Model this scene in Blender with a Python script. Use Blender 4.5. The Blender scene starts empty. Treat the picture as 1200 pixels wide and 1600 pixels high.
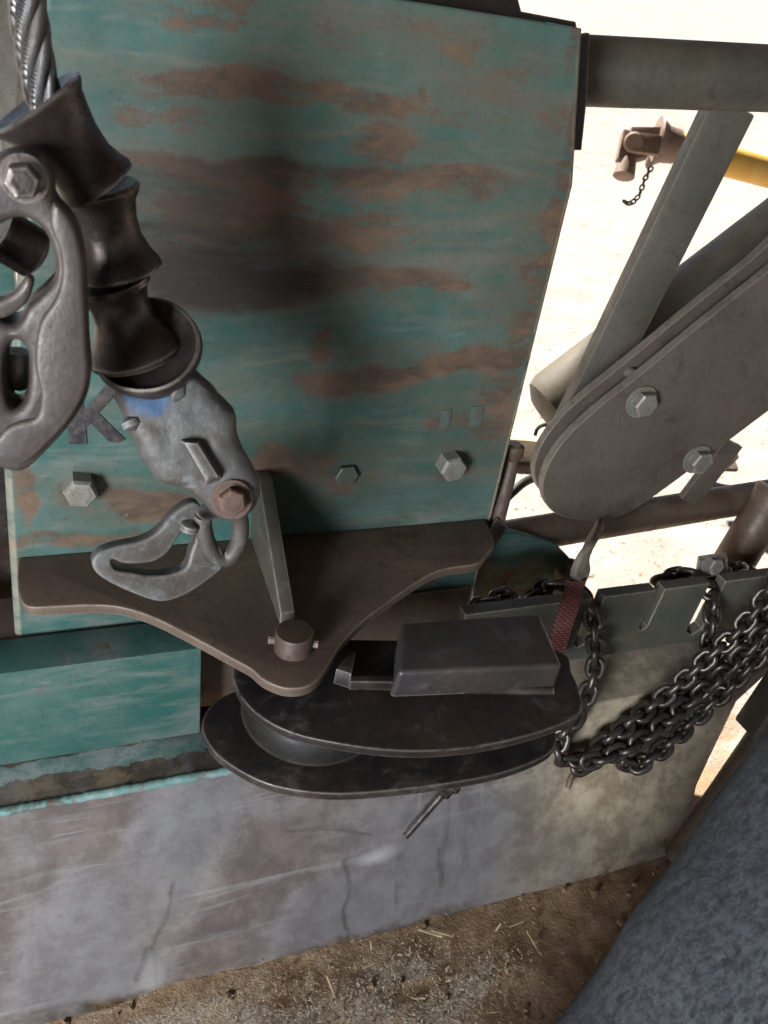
import bpy, bmesh, math, random
import numpy as np
from mathutils import Vector, Matrix, Quaternion

random.seed(7); RNG = np.random.default_rng(11)
SC = bpy.context.scene
COL = SC.collection

# ------------------------------------------------------------------ camera
FPX = 1250.0                                    # focal length in pixels of the 1200 x 1600 photograph
ax_x = Vector((3400, -260, 1250)).normalized()  # the winch's right, in image axes (right, down, forward)
ax_d = Vector((-314, 1900, 1250)); ax_d = (ax_d - ax_x * ax_x.dot(ax_d)).normalized()   # plumb line
ax_y = ax_x.cross(ax_d)                         # into the panel
CAM = Vector((-0.15246, -0.63407, 0.47046))
cam_r = Vector((ax_x.x, ax_y.x, -ax_d.x)); cam_u = -Vector((ax_x.y, ax_y.y, -ax_d.y)); cam_b = -Vector((ax_x.z, ax_y.z, -ax_d.z))
cd = bpy.data.cameras.new('camera'); cam = bpy.data.objects.new('camera', cd); COL.objects.link(cam)
cam.matrix_world = Matrix(((cam_r.x, cam_u.x, cam_b.x, CAM.x), (cam_r.y, cam_u.y, cam_b.y, CAM.y), (cam_r.z, cam_u.z, cam_b.z, CAM.z), (0, 0, 0, 1)))
cd.sensor_width = 36; cd.lens = 36 * FPX / 1600; cd.clip_start = 0.02; cd.clip_end = 500
SC.camera = cam
cd.dof.use_dof = True; cd.dof.focus_distance = .76; cd.dof.aperture_fstop = 14

# ------------------------------------------------------------------ light
SUN_EL, SUN_AZ = math.radians(46), math.radians(-15)        # azimuth measured from +Y (behind the winch) towards +X
w = bpy.data.worlds.new('World'); SC.world = w; w.use_nodes = True
wn = w.node_tree.nodes; wl = w.node_tree.links
sky = wn.new('ShaderNodeTexSky'); sky.sky_type = 'NISHITA'; sky.sun_disc = False
sky.sun_elevation = SUN_EL; sky.sun_rotation = SUN_AZ; sky.dust_density = 0.3; sky.air_density = 1.0
wl.new(sky.outputs[0], wn['Background'].inputs[0]); wn['Background'].inputs[1].default_value = 0.023
sd = bpy.data.lights.new('sun', 'SUN'); sd.energy = 3.8; sd.angle = math.radians(0.6); sd.color = (1, .93, .82)
so = bpy.data.objects.new('sun', sd); COL.objects.link(so)
sun_dir = Vector((math.sin(SUN_AZ) * math.cos(SUN_EL), math.cos(SUN_AZ) * math.cos(SUN_EL), math.sin(SUN_EL)))
so.rotation_euler = sun_dir.to_track_quat('Z', 'Y').to_euler(); so.location = sun_dir * 5
# daylight from the shed's open door, left of the photographer
ld = bpy.data.lights.new('door_light', 'AREA'); ld.shape = 'RECTANGLE'; ld.size = 0.40; ld.size_y = 0.50; ld.energy = 9.5; ld.color = (.86, .93, 1)
lo = bpy.data.objects.new('door_light', ld); COL.objects.link(lo); lo.location = (-1.02, -1.22, .24)
lo.rotation_euler = (Vector(lo.location) - Vector((0, -.05, 0))).to_track_quat('Z', 'Y').to_euler()
SC.view_settings.view_transform = 'Standard'; SC.view_settings.look = 'None'
SC.view_settings.exposure = 2.28; SC.view_settings.gamma = 1.0
SC.render.engine = 'CYCLES'; SC.cycles.max_bounces = 7; SC.cycles.diffuse_bounces = 4; SC.cycles.glossy_bounces = 3; SC.cycles.caustics_reflective = False; SC.cycles.adaptive_threshold = .02

# ------------------------------------------------------------------ helpers
def ray(px, py):
    x, y, z = (px - 600) / FPX, (py - 800) / FPX, 1.0
    return Vector((ax_x.x * x + ax_x.y * y + ax_x.z * z, ax_y.x * x + ax_y.y * y + ax_y.z * z, -(ax_d.x * x + ax_d.y * y + ax_d.z * z)))
def at(px, py, Y=None, Z=None, d=None):
    r = ray(px, py)
    t = d if d is not None else ((Y - CAM.y) / r.y if Y is not None else (Z - CAM.z) / r.z)
    return CAM + r * t
def dep(p):
    return -(Vector(p) - CAM).dot(cam_b)
def px2m(p, px): return px * dep(p) / FPX

WP = {}
def link(o, parent=None):
    COL.objects.link(o)
    if parent is not None:
        o.parent = parent
        base = WP.get(parent.name, Vector((0, 0, 0)))
        o.location = o.location - base
    return o
def thing(name, label, cat, loc=(0, 0, 0), group=None):
    o = bpy.data.objects.new(name, None); o.empty_display_size = .02; COL.objects.link(o); o.location = loc
    WP[o.name] = Vector(loc); o['label'] = label; o['category'] = cat
    if group: o['group'] = group
    return o
def tag(o, label, cat, group=None):
    o['label'] = label; o['category'] = cat
    if group: o['group'] = group
    return o
def mesh_obj(name, me, mat, parent=None, smooth=True, label=None):
    o = bpy.data.objects.new(name, me)
    if mat is not None:
        me.materials.clear(); me.materials.append(mat)
    if smooth:
        me.polygons.foreach_set('use_smooth', [True] * len(me.polygons))
        me.set_sharp_from_angle(angle=math.radians(38))
    link(o, parent)
    WP[o.name] = Vector((0, 0, 0))
    if label: o['label'] = label
    return o
def bm_obj(name, bm, mat, parent=None, smooth=True, label=None):
    bmesh.ops.recalc_face_normals(bm, faces=bm.faces)
    me = bpy.data.meshes.new(name); bm.to_mesh(me); bm.free()
    return mesh_obj(name, me, mat, parent, smooth, label)

def catmull(pts, n=6, closed=True):
    pts = [Vector(p) for p in pts]; out = []; m = len(pts)
    rng = range(m) if closed else range(m - 1)
    for i in rng:
        p1, p2 = pts[i], pts[(i + 1) % m]
        p0 = pts[(i - 1) % m] if (closed or i > 0) else p1 * 2 - p2
        p3 = pts[(i + 2) % m] if (closed or i + 2 < m) else p2 * 2 - p1
        for k in range(n):
            t = k / n
            out.append(.5 * ((2 * p1) + (p2 - p0) * t + (2 * p0 - 5 * p1 + 4 * p2 - p3) * t * t + (3 * p1 - p0 - 3 * p2 + p3) * t ** 3))
    if not closed: out.append(pts[-1].copy())
    return out

def plate_mesh(name, loops, nrm, t, bev=.001, res=2):
    """closed outline(s) of 3-D points in one plane -> bevelled plate; the outline is its face on the nrm side"""
    nrm = Vector(nrm).normalized(); o = Vector(loops[0][0])
    u = (Vector(loops[0][1]) - o); u = (u - nrm * u.dot(nrm)).normalized(); v = nrm.cross(u)
    cu = bpy.data.curves.new('tmp', 'CURVE'); cu.dimensions = '2D'; cu.fill_mode = 'BOTH'
    cu.extrude = max(t / 2 - bev, 1e-5); cu.bevel_depth = bev; cu.bevel_resolution = res; cu.offset = -bev
    for lp in loops:
        s = cu.splines.new('POLY'); s.points.add(len(lp) - 1)
        for k, p in enumerate(lp):
            q = Vector(p) - o; s.points[k].co = (q.dot(u), q.dot(v), 0, 1)
        s.use_cyclic_u = True
    ob = bpy.data.objects.new('tmp', cu); COL.objects.link(ob)
    dg = bpy.context.evaluated_depsgraph_get()
    me = bpy.data.meshes.new_from_object(ob.evaluated_get(dg)); me.name = name
    bpy.data.objects.remove(ob); bpy.data.curves.remove(cu)
    c = o - nrm * (t / 2)
    me.transform(Matrix(((u.x, v.x, nrm.x, c.x), (u.y, v.y, nrm.y, c.y), (u.z, v.z, nrm.z, c.z), (0, 0, 0, 1))))
    bm = bmesh.new(); bm.from_mesh(me); bmesh.ops.remove_doubles(bm, verts=bm.verts, dist=1e-6)
    bmesh.ops.recalc_face_normals(bm, faces=bm.faces); bm.to_mesh(me); bm.free()
    return me
def pale_rim(o, nrm, mat):
    o.data.materials.append(mat); nrm = Vector(nrm)
    for p in o.data.polygons:
        if abs(p.normal.dot(nrm)) < .5: p.material_index = 1
def plate(name, loops, nrm, t, mat, parent=None, bev=.001, label=None):
    return mesh_obj(name, plate_mesh(name, loops, nrm, t, bev), mat, parent, True, label)

def frames(path):
    T = []
    for i in range(len(path)):
        a = path[max(i - 1, 0)]; b = path[min(i + 1, len(path) - 1)]
        T.append((b - a).normalized())
    n0 = T[0].orthogonal().normalized(); N = [n0]
    for i in range(1, len(T)):
        n = N[-1] - T[i] * N[-1].dot(T[i]); N.append(n.normalized())
    return T, N
def add_tube(bm, path, rad, seg=16, caps=True, rnd=None):
    path = [Vector(p) for p in path]; T, N = frames(path)
    rad = rad if hasattr(rad, '__len__') else [rad] * len(path)
    rings = []
    for p, t, n, r in zip(path, T, N, rad):
        b = t.cross(n)
        rings.append([bm.verts.new(p + (n * math.cos(a) + b * math.sin(a)) * r * (1 + (rnd() if rnd else 0))) for a in [2 * math.pi * k / seg for k in range(seg)]])
    for a, b in zip(rings, rings[1:]):
        for k in range(seg): bm.faces.new((a[k], a[(k + 1) % seg], b[(k + 1) % seg], b[k]))
    if caps:
        bm.faces.new(rings[0][::-1]); bm.faces.new(rings[-1])
    return rings
def tube(name, path, rad, mat, parent=None, seg=16, smooth_path=0, label=None, caps=True):
    bm = bmesh.new()
    if smooth_path: path = catmull(path, smooth_path, False)
    add_tube(bm, path, rad, seg, caps)
    return bm_obj(name, bm, mat, parent, True, label)
def lathe_bm(bm, A, B, prof, seg=40, squash=None, wob=0.0, close=True):
    """prof: list of (t along A-B, radius); squash=(dir, factor)"""
    A = Vector(A); B = Vector(B); ax = (B - A); un = ax.normalized(); n = un.orthogonal().normalized(); b = un.cross(n)
    rings = []
    for t, r in prof:
        ring = []
        for k in range(seg):
            a = 2 * math.pi * k / seg
            v = (n * math.cos(a) + b * math.sin(a)) * r * (1 + wob * math.sin(3 * a + t * 9) + wob * .6 * math.sin(5 * a - t * 17))
            if squash:
                d, f = squash; d = Vector(d).normalized(); v = v - d * v.dot(d) * (1 - f)
            ring.append(bm.verts.new(A + ax * t + v))
        rings.append(ring)
    for a, c in zip(rings, rings[1:]):
        for k in range(seg): bm.faces.new((a[k], a[(k + 1) % seg], c[(k + 1) % seg], c[k]))
    if close:
        bm.faces.new(rings[0][::-1]); bm.faces.new(rings[-1])
def lathe(name, A, B, prof, mat, parent=None, seg=40, squash=None, wob=0.0, label=None, close=True):
    bm = bmesh.new(); lathe_bm(bm, A, B, prof, seg, squash, wob, close)
    return bm_obj(name, bm, mat, parent, True, label)
def hexa(bm, corners):
    v = [bm.verts.new(c) for c in corners]
    for f in ((0, 3, 2, 1), (4, 5, 6, 7), (0, 1, 5, 4), (1, 2, 6, 5), (2, 3, 7, 6), (3, 0, 4, 7)): bm.faces.new([v[i] for i in f])
    return v
def hexa_obj(name, corners, mat, parent=None, bev=.002, label=None, seg=2):
    bm = bmesh.new(); hexa(bm, corners)
    bmesh.ops.recalc_face_normals(bm, faces=bm.faces)
    if bev: bmesh.ops.bevel(bm, geom=bm.edges[:], offset=bev, segments=seg, affect='EDGES', profile=.6)
    return bm_obj(name, bm, mat, parent, True, label)
def box(name, lo_, hi_, mat, parent=None, bev=.002, label=None, seg=2):
    x0, y0, z0 = lo_; x1, y1, z1 = hi_
    return hexa_obj(name, [(x0, y0, z0), (x1, y0, z0), (x1, y1, z0), (x0, y1, z0), (x0, y0, z1), (x1, y0, z1), (x1, y1, z1), (x0, y1, z1)], mat, parent, bev, label, seg)
def bar(name, A, B, wdir, wid, thk, mat, parent=None, bev=.002, label=None, seg=2):
    A = Vector(A); B = Vector(B); t = (B - A).normalized(); wv = Vector(wdir); wv = (wv - t * wv.dot(t)).normalized(); hv = t.cross(wv)
    c = []
    for P in (A, B):
        for a, b in ((-1, -1), (1, -1), (1, 1), (-1, 1)): c.append(P + wv * a * wid / 2 + hv * b * thk / 2)
    return hexa_obj(name, c, mat, parent, bev, label, seg)
def hex_bolt(name, P, n, af, h, mat, parent=None, rot=.2, washer=0, seg=6, dome=.25):
    """hex head standing on P along n: chamfered top and optional washer"""
    P = Vector(P); n = Vector(n).normalized(); u = n.orthogonal().normalized(); v = n.cross(u); R = af / math.sqrt(3); bm = bmesh.new()
    z0 = 0
    if washer:
        add_tube(bm, [P, P + n * .0025], washer, 24); z0 = .0025
    def ring(r, z, m): return [bm.verts.new(P + n * z + (u * math.cos(rot + 2 * math.pi * k / m) + v * math.sin(rot + 2 * math.pi * k / m)) * r) for k in range(m)]
    a = ring(R, z0, 6); b = ring(R, z0 + h * .86, 6); c = ring(R * .86, z0 + h, 6)
    d = ring(R * .55, z0 + h * (1 + dome * .1), 6)
    for p, q in ((a, b), (b, c), (c, d)):
        for k in range(6): bm.faces.new((p[k], p[(k + 1) % 6], q[(k + 1) % 6], q[k]))
    bm.faces.new(a[::-1]); bm.faces.new(d)
    return bm_obj(name, bm, mat, parent, False)

# value noise for masks
def vnoise(x, y, seed):
    r = np.random.default_rng(seed); G = r.random((64, 64))
    xi = np.floor(x).astype(int); yi = np.floor(y).astype(int); fx = x - xi; fy = y - yi
    fx = fx * fx * (3 - 2 * fx); fy = fy * fy * (3 - 2 * fy)
    g = lambda a, b: G[a % 64, b % 64]
    return (g(xi, yi) * (1 - fx) + g(xi + 1, yi) * fx) * (1 - fy) + (g(xi, yi + 1) * (1 - fx) + g(xi + 1, yi + 1) * fx) * fy
def fbm(x, y, seed, o=4):
    s = 0; a = .5; n = 0
    for k in range(o): s = s + a * vnoise(x * 2 ** k + 17 * k, y * 2 ** k + 5 * k, seed + k); n += a; a *= .55
    return s / n
def ell(X, Z, cx, cz, rx, rz, ang=0.0, soft=.6):
    c, s = math.cos(ang), math.sin(ang); dx, dz = X - cx, Z - cz
    u = (dx * c + dz * s) / rx; v = (-dx * s + dz * c) / rz
    return np.clip((1 - np.sqrt(u * u + v * v)) / soft + .5, 0, 1)
def set_attr(me, name, vals):
    a = me.attributes.new(name, 'FLOAT', 'POINT'); a.data.foreach_set('value', np.asarray(vals, dtype=np.float32))

# ------------------------------------------------------------------ materials
class NT:
    def __init__(s, name):
        s.m = bpy.data.materials.new(name); s.m.use_nodes = True; s.t = s.m.node_tree; s.n = s.t.nodes; s.b = s.n['Principled BSDF']
    def L(s, a, b): s.t.links.new(a, b)
    def new(s, k, **kw):
        x = s.n.new(k)
        for a, v in kw.items(): setattr(x, a, v)
        return x
    def coord(s, scale=(1, 1, 1)):
        c = s.new('ShaderNodeNewGeometry'); mp = s.new('ShaderNodeMapping'); mp.inputs['Scale'].default_value = scale
        s.L(c.outputs['Position'], mp.inputs[0]); return mp.outputs[0]
    def noise(s, scale, detail=6, rough=.6, vec=None, dist=0):
        x = s.new('ShaderNodeTexNoise'); x.inputs['Scale'].default_value = scale; x.inputs['Detail'].default_value = (detail if detail >= 9 else min(detail, 5))
        x.inputs['Roughness'].default_value = rough; x.inputs['Distortion'].default_value = dist
        s.L(vec if vec is not None else s.coord(), x.inputs['Vector']); return x.outputs['Fac']
    def rng(s, v, a, b, c=0.0, d=1.0):
        x = s.new('ShaderNodeMapRange', interpolation_type='SMOOTHSTEP'); s.L(v, x.inputs[0])
        for k, q in zip((1, 2, 3, 4), (a, b, c, d)): x.inputs[k].default_value = q
        return x.outputs[0]
    def math(s, op, a, b=0.0):
        x = s.new('ShaderNodeMath', operation=op)
        for k, q in enumerate((a, b)):
            if isinstance(q, (int, float)): x.inputs[k].default_value = q
            else: s.L(q, x.inputs[k])
        return x.outputs[0]
    def mix(s, f, a, b):
        x = s.new('ShaderNodeMix', data_type='RGBA')
        if isinstance(f, (int, float)): x.inputs[0].default_value = f
        else: s.L(f, x.inputs[0])
        for k, q in ((6, a), (7, b)):
            if isinstance(q, (tuple, list)): x.inputs[k].default_value = (*q[:3], 1)
            else: s.L(q, x.inputs[k])
        return x.outputs[2]
    def attr(s, name):
        x = s.new('ShaderNodeAttribute'); x.attribute_name = name; return x.outputs['Fac']
    def edge(s, radius=.003, lo=.02, hi=.2):
        bv = s.new('ShaderNodeBevel', samples=2); bv.inputs[0].default_value = radius
        g = s.new('ShaderNodeNewGeometry'); d = s.new('ShaderNodeVectorMath', operation='DOT_PRODUCT')
        s.L(bv.outputs[0], d.inputs[0]); s.L(g.outputs['Normal'], d.inputs[1])
        return s.rng(s.math('SUBTRACT', 1.0, d.outputs['Value']), lo, hi)
    def bump(s, h, strength=.3, dist=.002):
        x = s.new('ShaderNodeBump'); x.inputs['Strength'].default_value = strength; x.inputs['Distance'].default_value = dist
        s.L(h, x.inputs['Height']); s.L(x.outputs[0], s.b.inputs['Normal'])
    def put(s, color=None, rough=None, metal=None, spec=None):
        for k, q in (('Base Color', color), ('Roughness', rough), ('Metallic', metal), ('Specular IOR Level', spec)):
            if q is None: continue
            if isinstance(q, (int, float)): s.b.inputs[k].default_value = q
            elif isinstance(q, (tuple, list)): s.b.inputs[k].default_value = (*q[:3], 1)
            else: s.L(q, s.b.inputs[k])
        return s.m

def metal(name, c1, c2, c3, edgec=(.35, .31, .27), scale=18, mt=.5, r0=.35, r1=.7, edge=.6, bump=.25, fine=160, er=.003, dust=None):
    s = NT(name)
    n1 = s.noise(scale, 5, .65); n2 = s.noise(scale * 2.2, 9, .76, None, .4); n3 = s.noise(fine, 4, .7)
    c = s.mix(s.rng(n1, .38, .62), c1, c2); c = s.mix(s.rng(n2, .52, .66), c, c3)
    c = s.mix(s.math('MULTIPLY', s.rng(n3, .35, .75), .35), c, tuple(x * .45 for x in c1))
    if dust is not None:
        g = s.new('ShaderNodeNewGeometry'); sep = s.new('ShaderNodeSeparateXYZ'); s.L(g.outputs['Normal'], sep.inputs[0])
        up = s.math('MULTIPLY', s.rng(sep.outputs['Z'], -.1, .95), s.rng(s.noise(scale * 1.7, 6, .7), .3, .7)); c = s.mix(s.math('MULTIPLY', up, .6), c, dust)
    r = s.rng(n2, .3, .7, r0, r1)
    if edge:
        e = s.math('MULTIPLY', s.edge(er), s.math('MULTIPLY', s.rng(s.noise(60, 5, .7), .30, .52), edge))
        c = s.mix(e, c, edgec); r = s.math('SUBTRACT', r, s.math('MULTIPLY', e, .15))
    s.bump(s.math('ADD', n2, s.math('MULTIPLY', n3, .6)), bump, .0012)
    return s.put(c, r, mt)

def green_paint(name, attr=True):
    s = NT(name)
    streak = s.noise(9, 5, .68, s.coord((1, 1, 5.0)), .5)      # wiped along the sheet
    nz = s.noise(17, 10, .76, s.coord((1, 1, 2.5)), .3)        # flaking
    blot = s.noise(13, 5, .72); grit = s.noise(300, 3, .75)
    base = s.mix(s.rng(blot, .36, .66), (.026, .090, .077), (.066, .118, .103))
    base = s.mix(s.rng(streak, .46, .72), base, (.125, .152, .136))     # chalked
    rustc = s.mix(s.rng(nz, .40, .66), (.060, .034, .022), (.130, .078, .048)); rustc = s.mix(s.rng(blot, .48, .70), rustc, (.140, .082, .048))
    if attr:
        rm = s.attr('rust')
        gl = s.math('MULTIPLY', s.attr('soft'), s.rng(s.math('ADD', streak, s.math('MULTIPLY', nz, .6)), .50, .98)); base = s.mix(gl, base, (.098, .074, .050)); base = s.mix(s.rng(s.noise(11, 9, .78, s.coord((1, 1, 2.6))), .44, .66, 0, .5), base, (.098, .084, .062))
    else:
        rm = s.rng(s.noise(5, 5, .7), .48, .72, 0, .75)
    mid = s.noise(110, 5, .8, s.coord((1, 1, 1.6)))
    k = s.math('ADD', s.math('MULTIPLY', rm, .36), s.math('ADD', s.math('ADD', nz, s.math('MULTIPLY', s.math('SUBTRACT', mid, .5), .42)), s.math('MULTIPLY', s.math('SUBTRACT', streak, .5), .55)))
    f = s.rng(k, .63, .83)
    c = s.mix(s.math('MULTIPLY', f, .92), base, rustc)
    fl = s.rng(s.noise(46, 9, .8), .60, .68)                    # small pale chips and dark pits
    c = s.mix(s.math('MULTIPLY', fl, .38), c, (.20, .215, .19))
    c = s.mix(s.math('MULTIPLY', s.rng(s.noise(38, 9, .8, s.coord((1.3, 1, 1.3))), .60, .68), .6), c, (.050, .036, .026))
    sc = s.rng(s.noise(60, 3, .6, s.coord((.18, 1, 1)), 1.2), .69, .75)   # scuffs
    c = s.mix(s.math('MULTIPLY', sc, .16), c, (.28, .30, .28))
    c = s.mix(s.math('MULTIPLY', s.rng(grit, .56, .72), .55), c, (.032, .026, .020))
    if attr:
        fi2 = s.noise(30, 5, .7, s.coord((.35, 1, 3)))
        c = s.mix(s.math('MULTIPLY', s.attr('grease'), s.rng(fi2, .25, .62, .55, 1.0)), c, (.022, .016, .012))
        e = s.math('MULTIPLY', s.attr('edge'), s.rng(nz, .36, .55)); c = s.mix(e, c, (.36, .28, .19))
    r = s.math('ADD', s.rng(nz, .35, .65, .36, .58), s.math('MULTIPLY', f, .22))
    s.bump(s.math('ADD', s.math('MULTIPLY', f, -.5), s.math('MULTIPLY', grit, .3)), .40, .0012)
    return s.put(c, r, 0.0, .42)

M = {}
M['panel'] = green_paint('worn_green_paint'); M['green'] = green_paint('green_paint', False)
M['shelf'] = metal('rust_brown_plate', (.095, .062, .045), (.125, .088, .06), (.07, .042, .03), (.42, .33, .26), 9, .15, .5, .75, .75, .3)
M['dark'] = metal('dark_worn_steel', (.024, .020, .021), (.048, .033, .026), (.080, .066, .060), (.36, .30, .26), 11, .4, .28, .68, .8, .22)
M['black'] = metal('greasy_black_steel', (.014, .011, .010), (.022, .017, .014), (.030, .021, .017), (.12, .10, .08), 16, .1, .5, .75, .3, .3)
M['cast'] = metal('dark_cast_iron', (.042, .030, .028), (.062, .044, .037), (.030, .022, .024), (.40, .34, .29), 16, .55, .20, .50, .8, .38, 210, .0035)
M['hook'] = metal('brown_grey_forging', (.046, .034, .029), (.066, .049, .040), (.032, .023, .021), (.38, .32, .27), 18, .25, .38, .64, .7, .4, 220, .0035)
M['bluecast'] = metal('blue_grey_casting', (.086, .080, .074), (.062, .046, .036), (.15, .152, .158), (.46, .43, .40), 24, .15, .42, .7, .7, .6, 190, .004)
bcm = M['bluecast'].copy(); bcm.name = 'blue_painted_casting'; M['bodycast'] = bcm
def blue_zone(mat, centre, rad):
    nt = mat.node_tree; bs = nt.nodes['Principled BSDF']; src = bs.inputs['Base Color'].links[0].from_socket
    g = nt.nodes.new('ShaderNodeNewGeometry'); d = nt.nodes.new('ShaderNodeVectorMath'); d.operation = 'DISTANCE'; d.inputs[1].default_value = centre; nt.links.new(g.outputs['Position'], d.inputs[0])
    nz = nt.nodes.new('ShaderNodeTexNoise'); nz.inputs['Scale'].default_value = 90; nt.links.new(g.outputs['Position'], nz.inputs['Vector'])
    ad = nt.nodes.new('ShaderNodeMath'); ad.operation = 'MULTIPLY_ADD'; nt.links.new(nz.outputs['Fac'], ad.inputs[0]); ad.inputs[1].default_value = rad * 1.2; nt.links.new(d.outputs['Value'], ad.inputs[2])
    mr = nt.nodes.new('ShaderNodeMapRange'); nt.links.new(ad.outputs[0], mr.inputs[0]); mr.inputs[1].default_value = rad * 1.5; mr.inputs[2].default_value = rad * 1.75; mr.inputs[3].default_value = .85; mr.inputs[4].default_value = 0
    mx = nt.nodes.new('ShaderNodeMix'); mx.data_type = 'RGBA'; nt.links.new(mr.outputs[0], mx.inputs[0]); nt.links.new(src, mx.inputs[6]); mx.inputs[7].default_value = (.025, .07, .15, 1); nt.links.new(mx.outputs[2], bs.inputs['Base Color'])
M['bolt'] = metal('galvanised_bolt', (.20, .185, .155), (.25, .235, .20), (.14, .12, .095), (.5, .47, .42), 40, .4, .4, .65, .5, .3)
M['rustbolt'] = metal('rusty_bolt', (.070, .036, .025), (.095, .052, .034), (.05, .028, .021), (.28, .18, .12), 40, .1, .55, .8, .4, .4)
M['pinm'] = metal('dark_rusty_pin', (.060, .034, .026), (.080, .048, .034), (.045, .028, .022), (.26, .18, .13), 30, .2, .5, .75, .5, .35)
M['tube'] = metal('dusty_olive_tube', (.070, .063, .047), (.095, .083, .062), (.060, .046, .034), (.30, .26, .2), 11, .15, .45, .7, .5, .25, dust=(.135, .112, .080))
M['rusttube'] = metal('rusty_tube', (.080, .050, .034), (.115, .075, .050), (.06, .036, .025), (.34, .26, .18), 14, .2, .42, .7, .5, .35, dust=(.22, .17, .125))
M['arm'] = metal('dusty_brown_steel', (.088, .066, .051), (.112, .086, .067), (.064, .045, .034), (.42, .36, .29), 8, .1, .5, .75, .85, .18, 240, .002)
M['rack'] = metal('green_grey_steel', (.085, .09, .07), (.115, .105, .08), (.12, .085, .055), (.5, .45, .38), 10, .2, .42, .65, .8, .2)
M['chain'] = metal('chain_steel', (.105, .093, .082), (.075, .057, .046), (.15, .138, .125), (.55, .5, .45), 50, .8, .25, .48, .6, .2, 300, .002)
M['wire'] = metal('wire_rope_steel', (.20, .195, .19), (.12, .11, .105), (.27, .26, .25), (.6, .6, .6), 60, .85, .28, .5, 0, .3)
M['pto'] = metal('rusty_brown_forging', (.20, .135, .105), (.25, .175, .14), (.15, .10, .08), (.42, .35, .3), 10, .1, .55, .8, .4, .3)

# ------------------------------------------------------------------ ground
FLOOR = -0.45
def ground():
    n = 240
    ks = np.linspace(-1, 1, n); g = np.sign(ks) * (np.abs(ks) * 1.2 + np.abs(ks) ** 7 * 120)
    Xg, Yg = np.meshgrid(g + .4, g - .1, indexing='ij'); r = np.hypot(Xg - .4, Yg)
    Zg = FLOOR - .004 + (fbm(Xg * 6 + 30, Yg * 6 + 30, 3) - .5) * .022 + (fbm(Xg * 30 + 9, Yg * 30 + 3, 5, 3) - .5) * .010
    Zg = Zg + np.clip(np.maximum(Yg, Xg) - 4.5, 0, 40) * .14          # yard raised to an added bank: sunlit ground covers the dim sky
    me = bpy.data.meshes.new('ground'); idx = np.arange(n * n).reshape(n, n)
    f = np.stack([idx[:-1, :-1], idx[1:, :-1], idx[1:, 1:], idx[:-1, 1:]], -1).reshape(-1, 4)
    me.from_pydata(np.stack([Xg, Yg, Zg], -1).reshape(-1, 3).tolist(), [], f.tolist())
    # trodden brown earth close to the machine, pale dusty floor further out
    dirt = np.clip(1.15 - np.hypot((Xg - .10) / .72, (Yg + .25) / .62) + (fbm(Xg * 5, Yg * 5, 9) - .5) * .7, 0, 1) * 1.4
    set_attr(me, 'dirt', np.clip(dirt, 0, 1).ravel())
    saw = np.zeros_like(Xg); wb = fbm(Xg * 22, Yg * 22, 61) - .5
    for x, y, rx, ry, am in ((600, 1530, .05, .012, 1), (640, 1515, .05, .010, 1), (700, 1570, .06, .02, 1), (560, 1590, .06, .025, 1), (430, 1600, .10, .03, 1), (760, 1500, .05, .012, .6), (820, 1560, .04, .02, .5), (250, 1620, .1, .03, .8), (520, 1500, .04, .008, .7)):
        p = at(x, y, Z=FLOOR); saw = np.maximum(saw, am * ell(Xg + wb * .05, Yg + wb * .05, p.x, p.y, rx, ry, .05, .9))
    set_attr(me, 'saw', saw.ravel())
    s = NT('dusty_floor')
    n1 = s.noise(7, 8, .65); n2 = s.noise(45, 7, .7); n3 = s.noise(240, 4, .7)
    pale = s.mix(s.rng(n1, .35, .65), (.30, .26, .235), (.37, .33, .30)); pale = s.mix(s.rng(n2, .58, .70), pale, (.11, .082, .065)); pale = s.mix(s.rng(s.noise(16, 5, .7), .60, .70), pale, (.15, .105, .08))
    brown = s.mix(s.rng(n2, .35, .65), (.185, .112, .062), (.30, .20, .125)); brown = s.mix(s.rng(n1, .5, .7), brown, (.32, .235, .16))
    brown = s.mix(s.rng(n3, .58, .72), brown, (.36, .30, .23))
    c = s.mix(s.rng(s.math('ADD', s.attr('dirt'), s.math('MULTIPLY', s.math('SUBTRACT', n2, .5), .8)), .3, .6), pale, brown)
    c = s.mix(s.rng(s.math('ADD', s.attr('saw'), s.math('MULTIPLY', s.math('SUBTRACT', n2, .5), 1.5)), .4, .9), c, s.mix(s.rng(n3, .4, .6), (.25, .19, .135), (.36, .30, .235)))
    s.bump(s.math('ADD', n2, s.math('MULTIPLY', n3, .6)), .7, .006)
    o = mesh_obj('ground', me, s.put(c, .95, 0, .15)); o['kind'] = 'structure'
    return o
ground()
# unseen roof added overhead: it keeps the sun off the front of the winch
s = NT('roof_boards'); M['roof'] = s.put(s.mix(s.rng(s.noise(8), .4, .6), (.10, .08, .065), (.16, .13, .10)), .9)
ro = box('shed_roof', (-7, -9, 1.95), (7, 2.0, 2.03), M['roof'], None, .01); ro['kind'] = 'structure'

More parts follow.
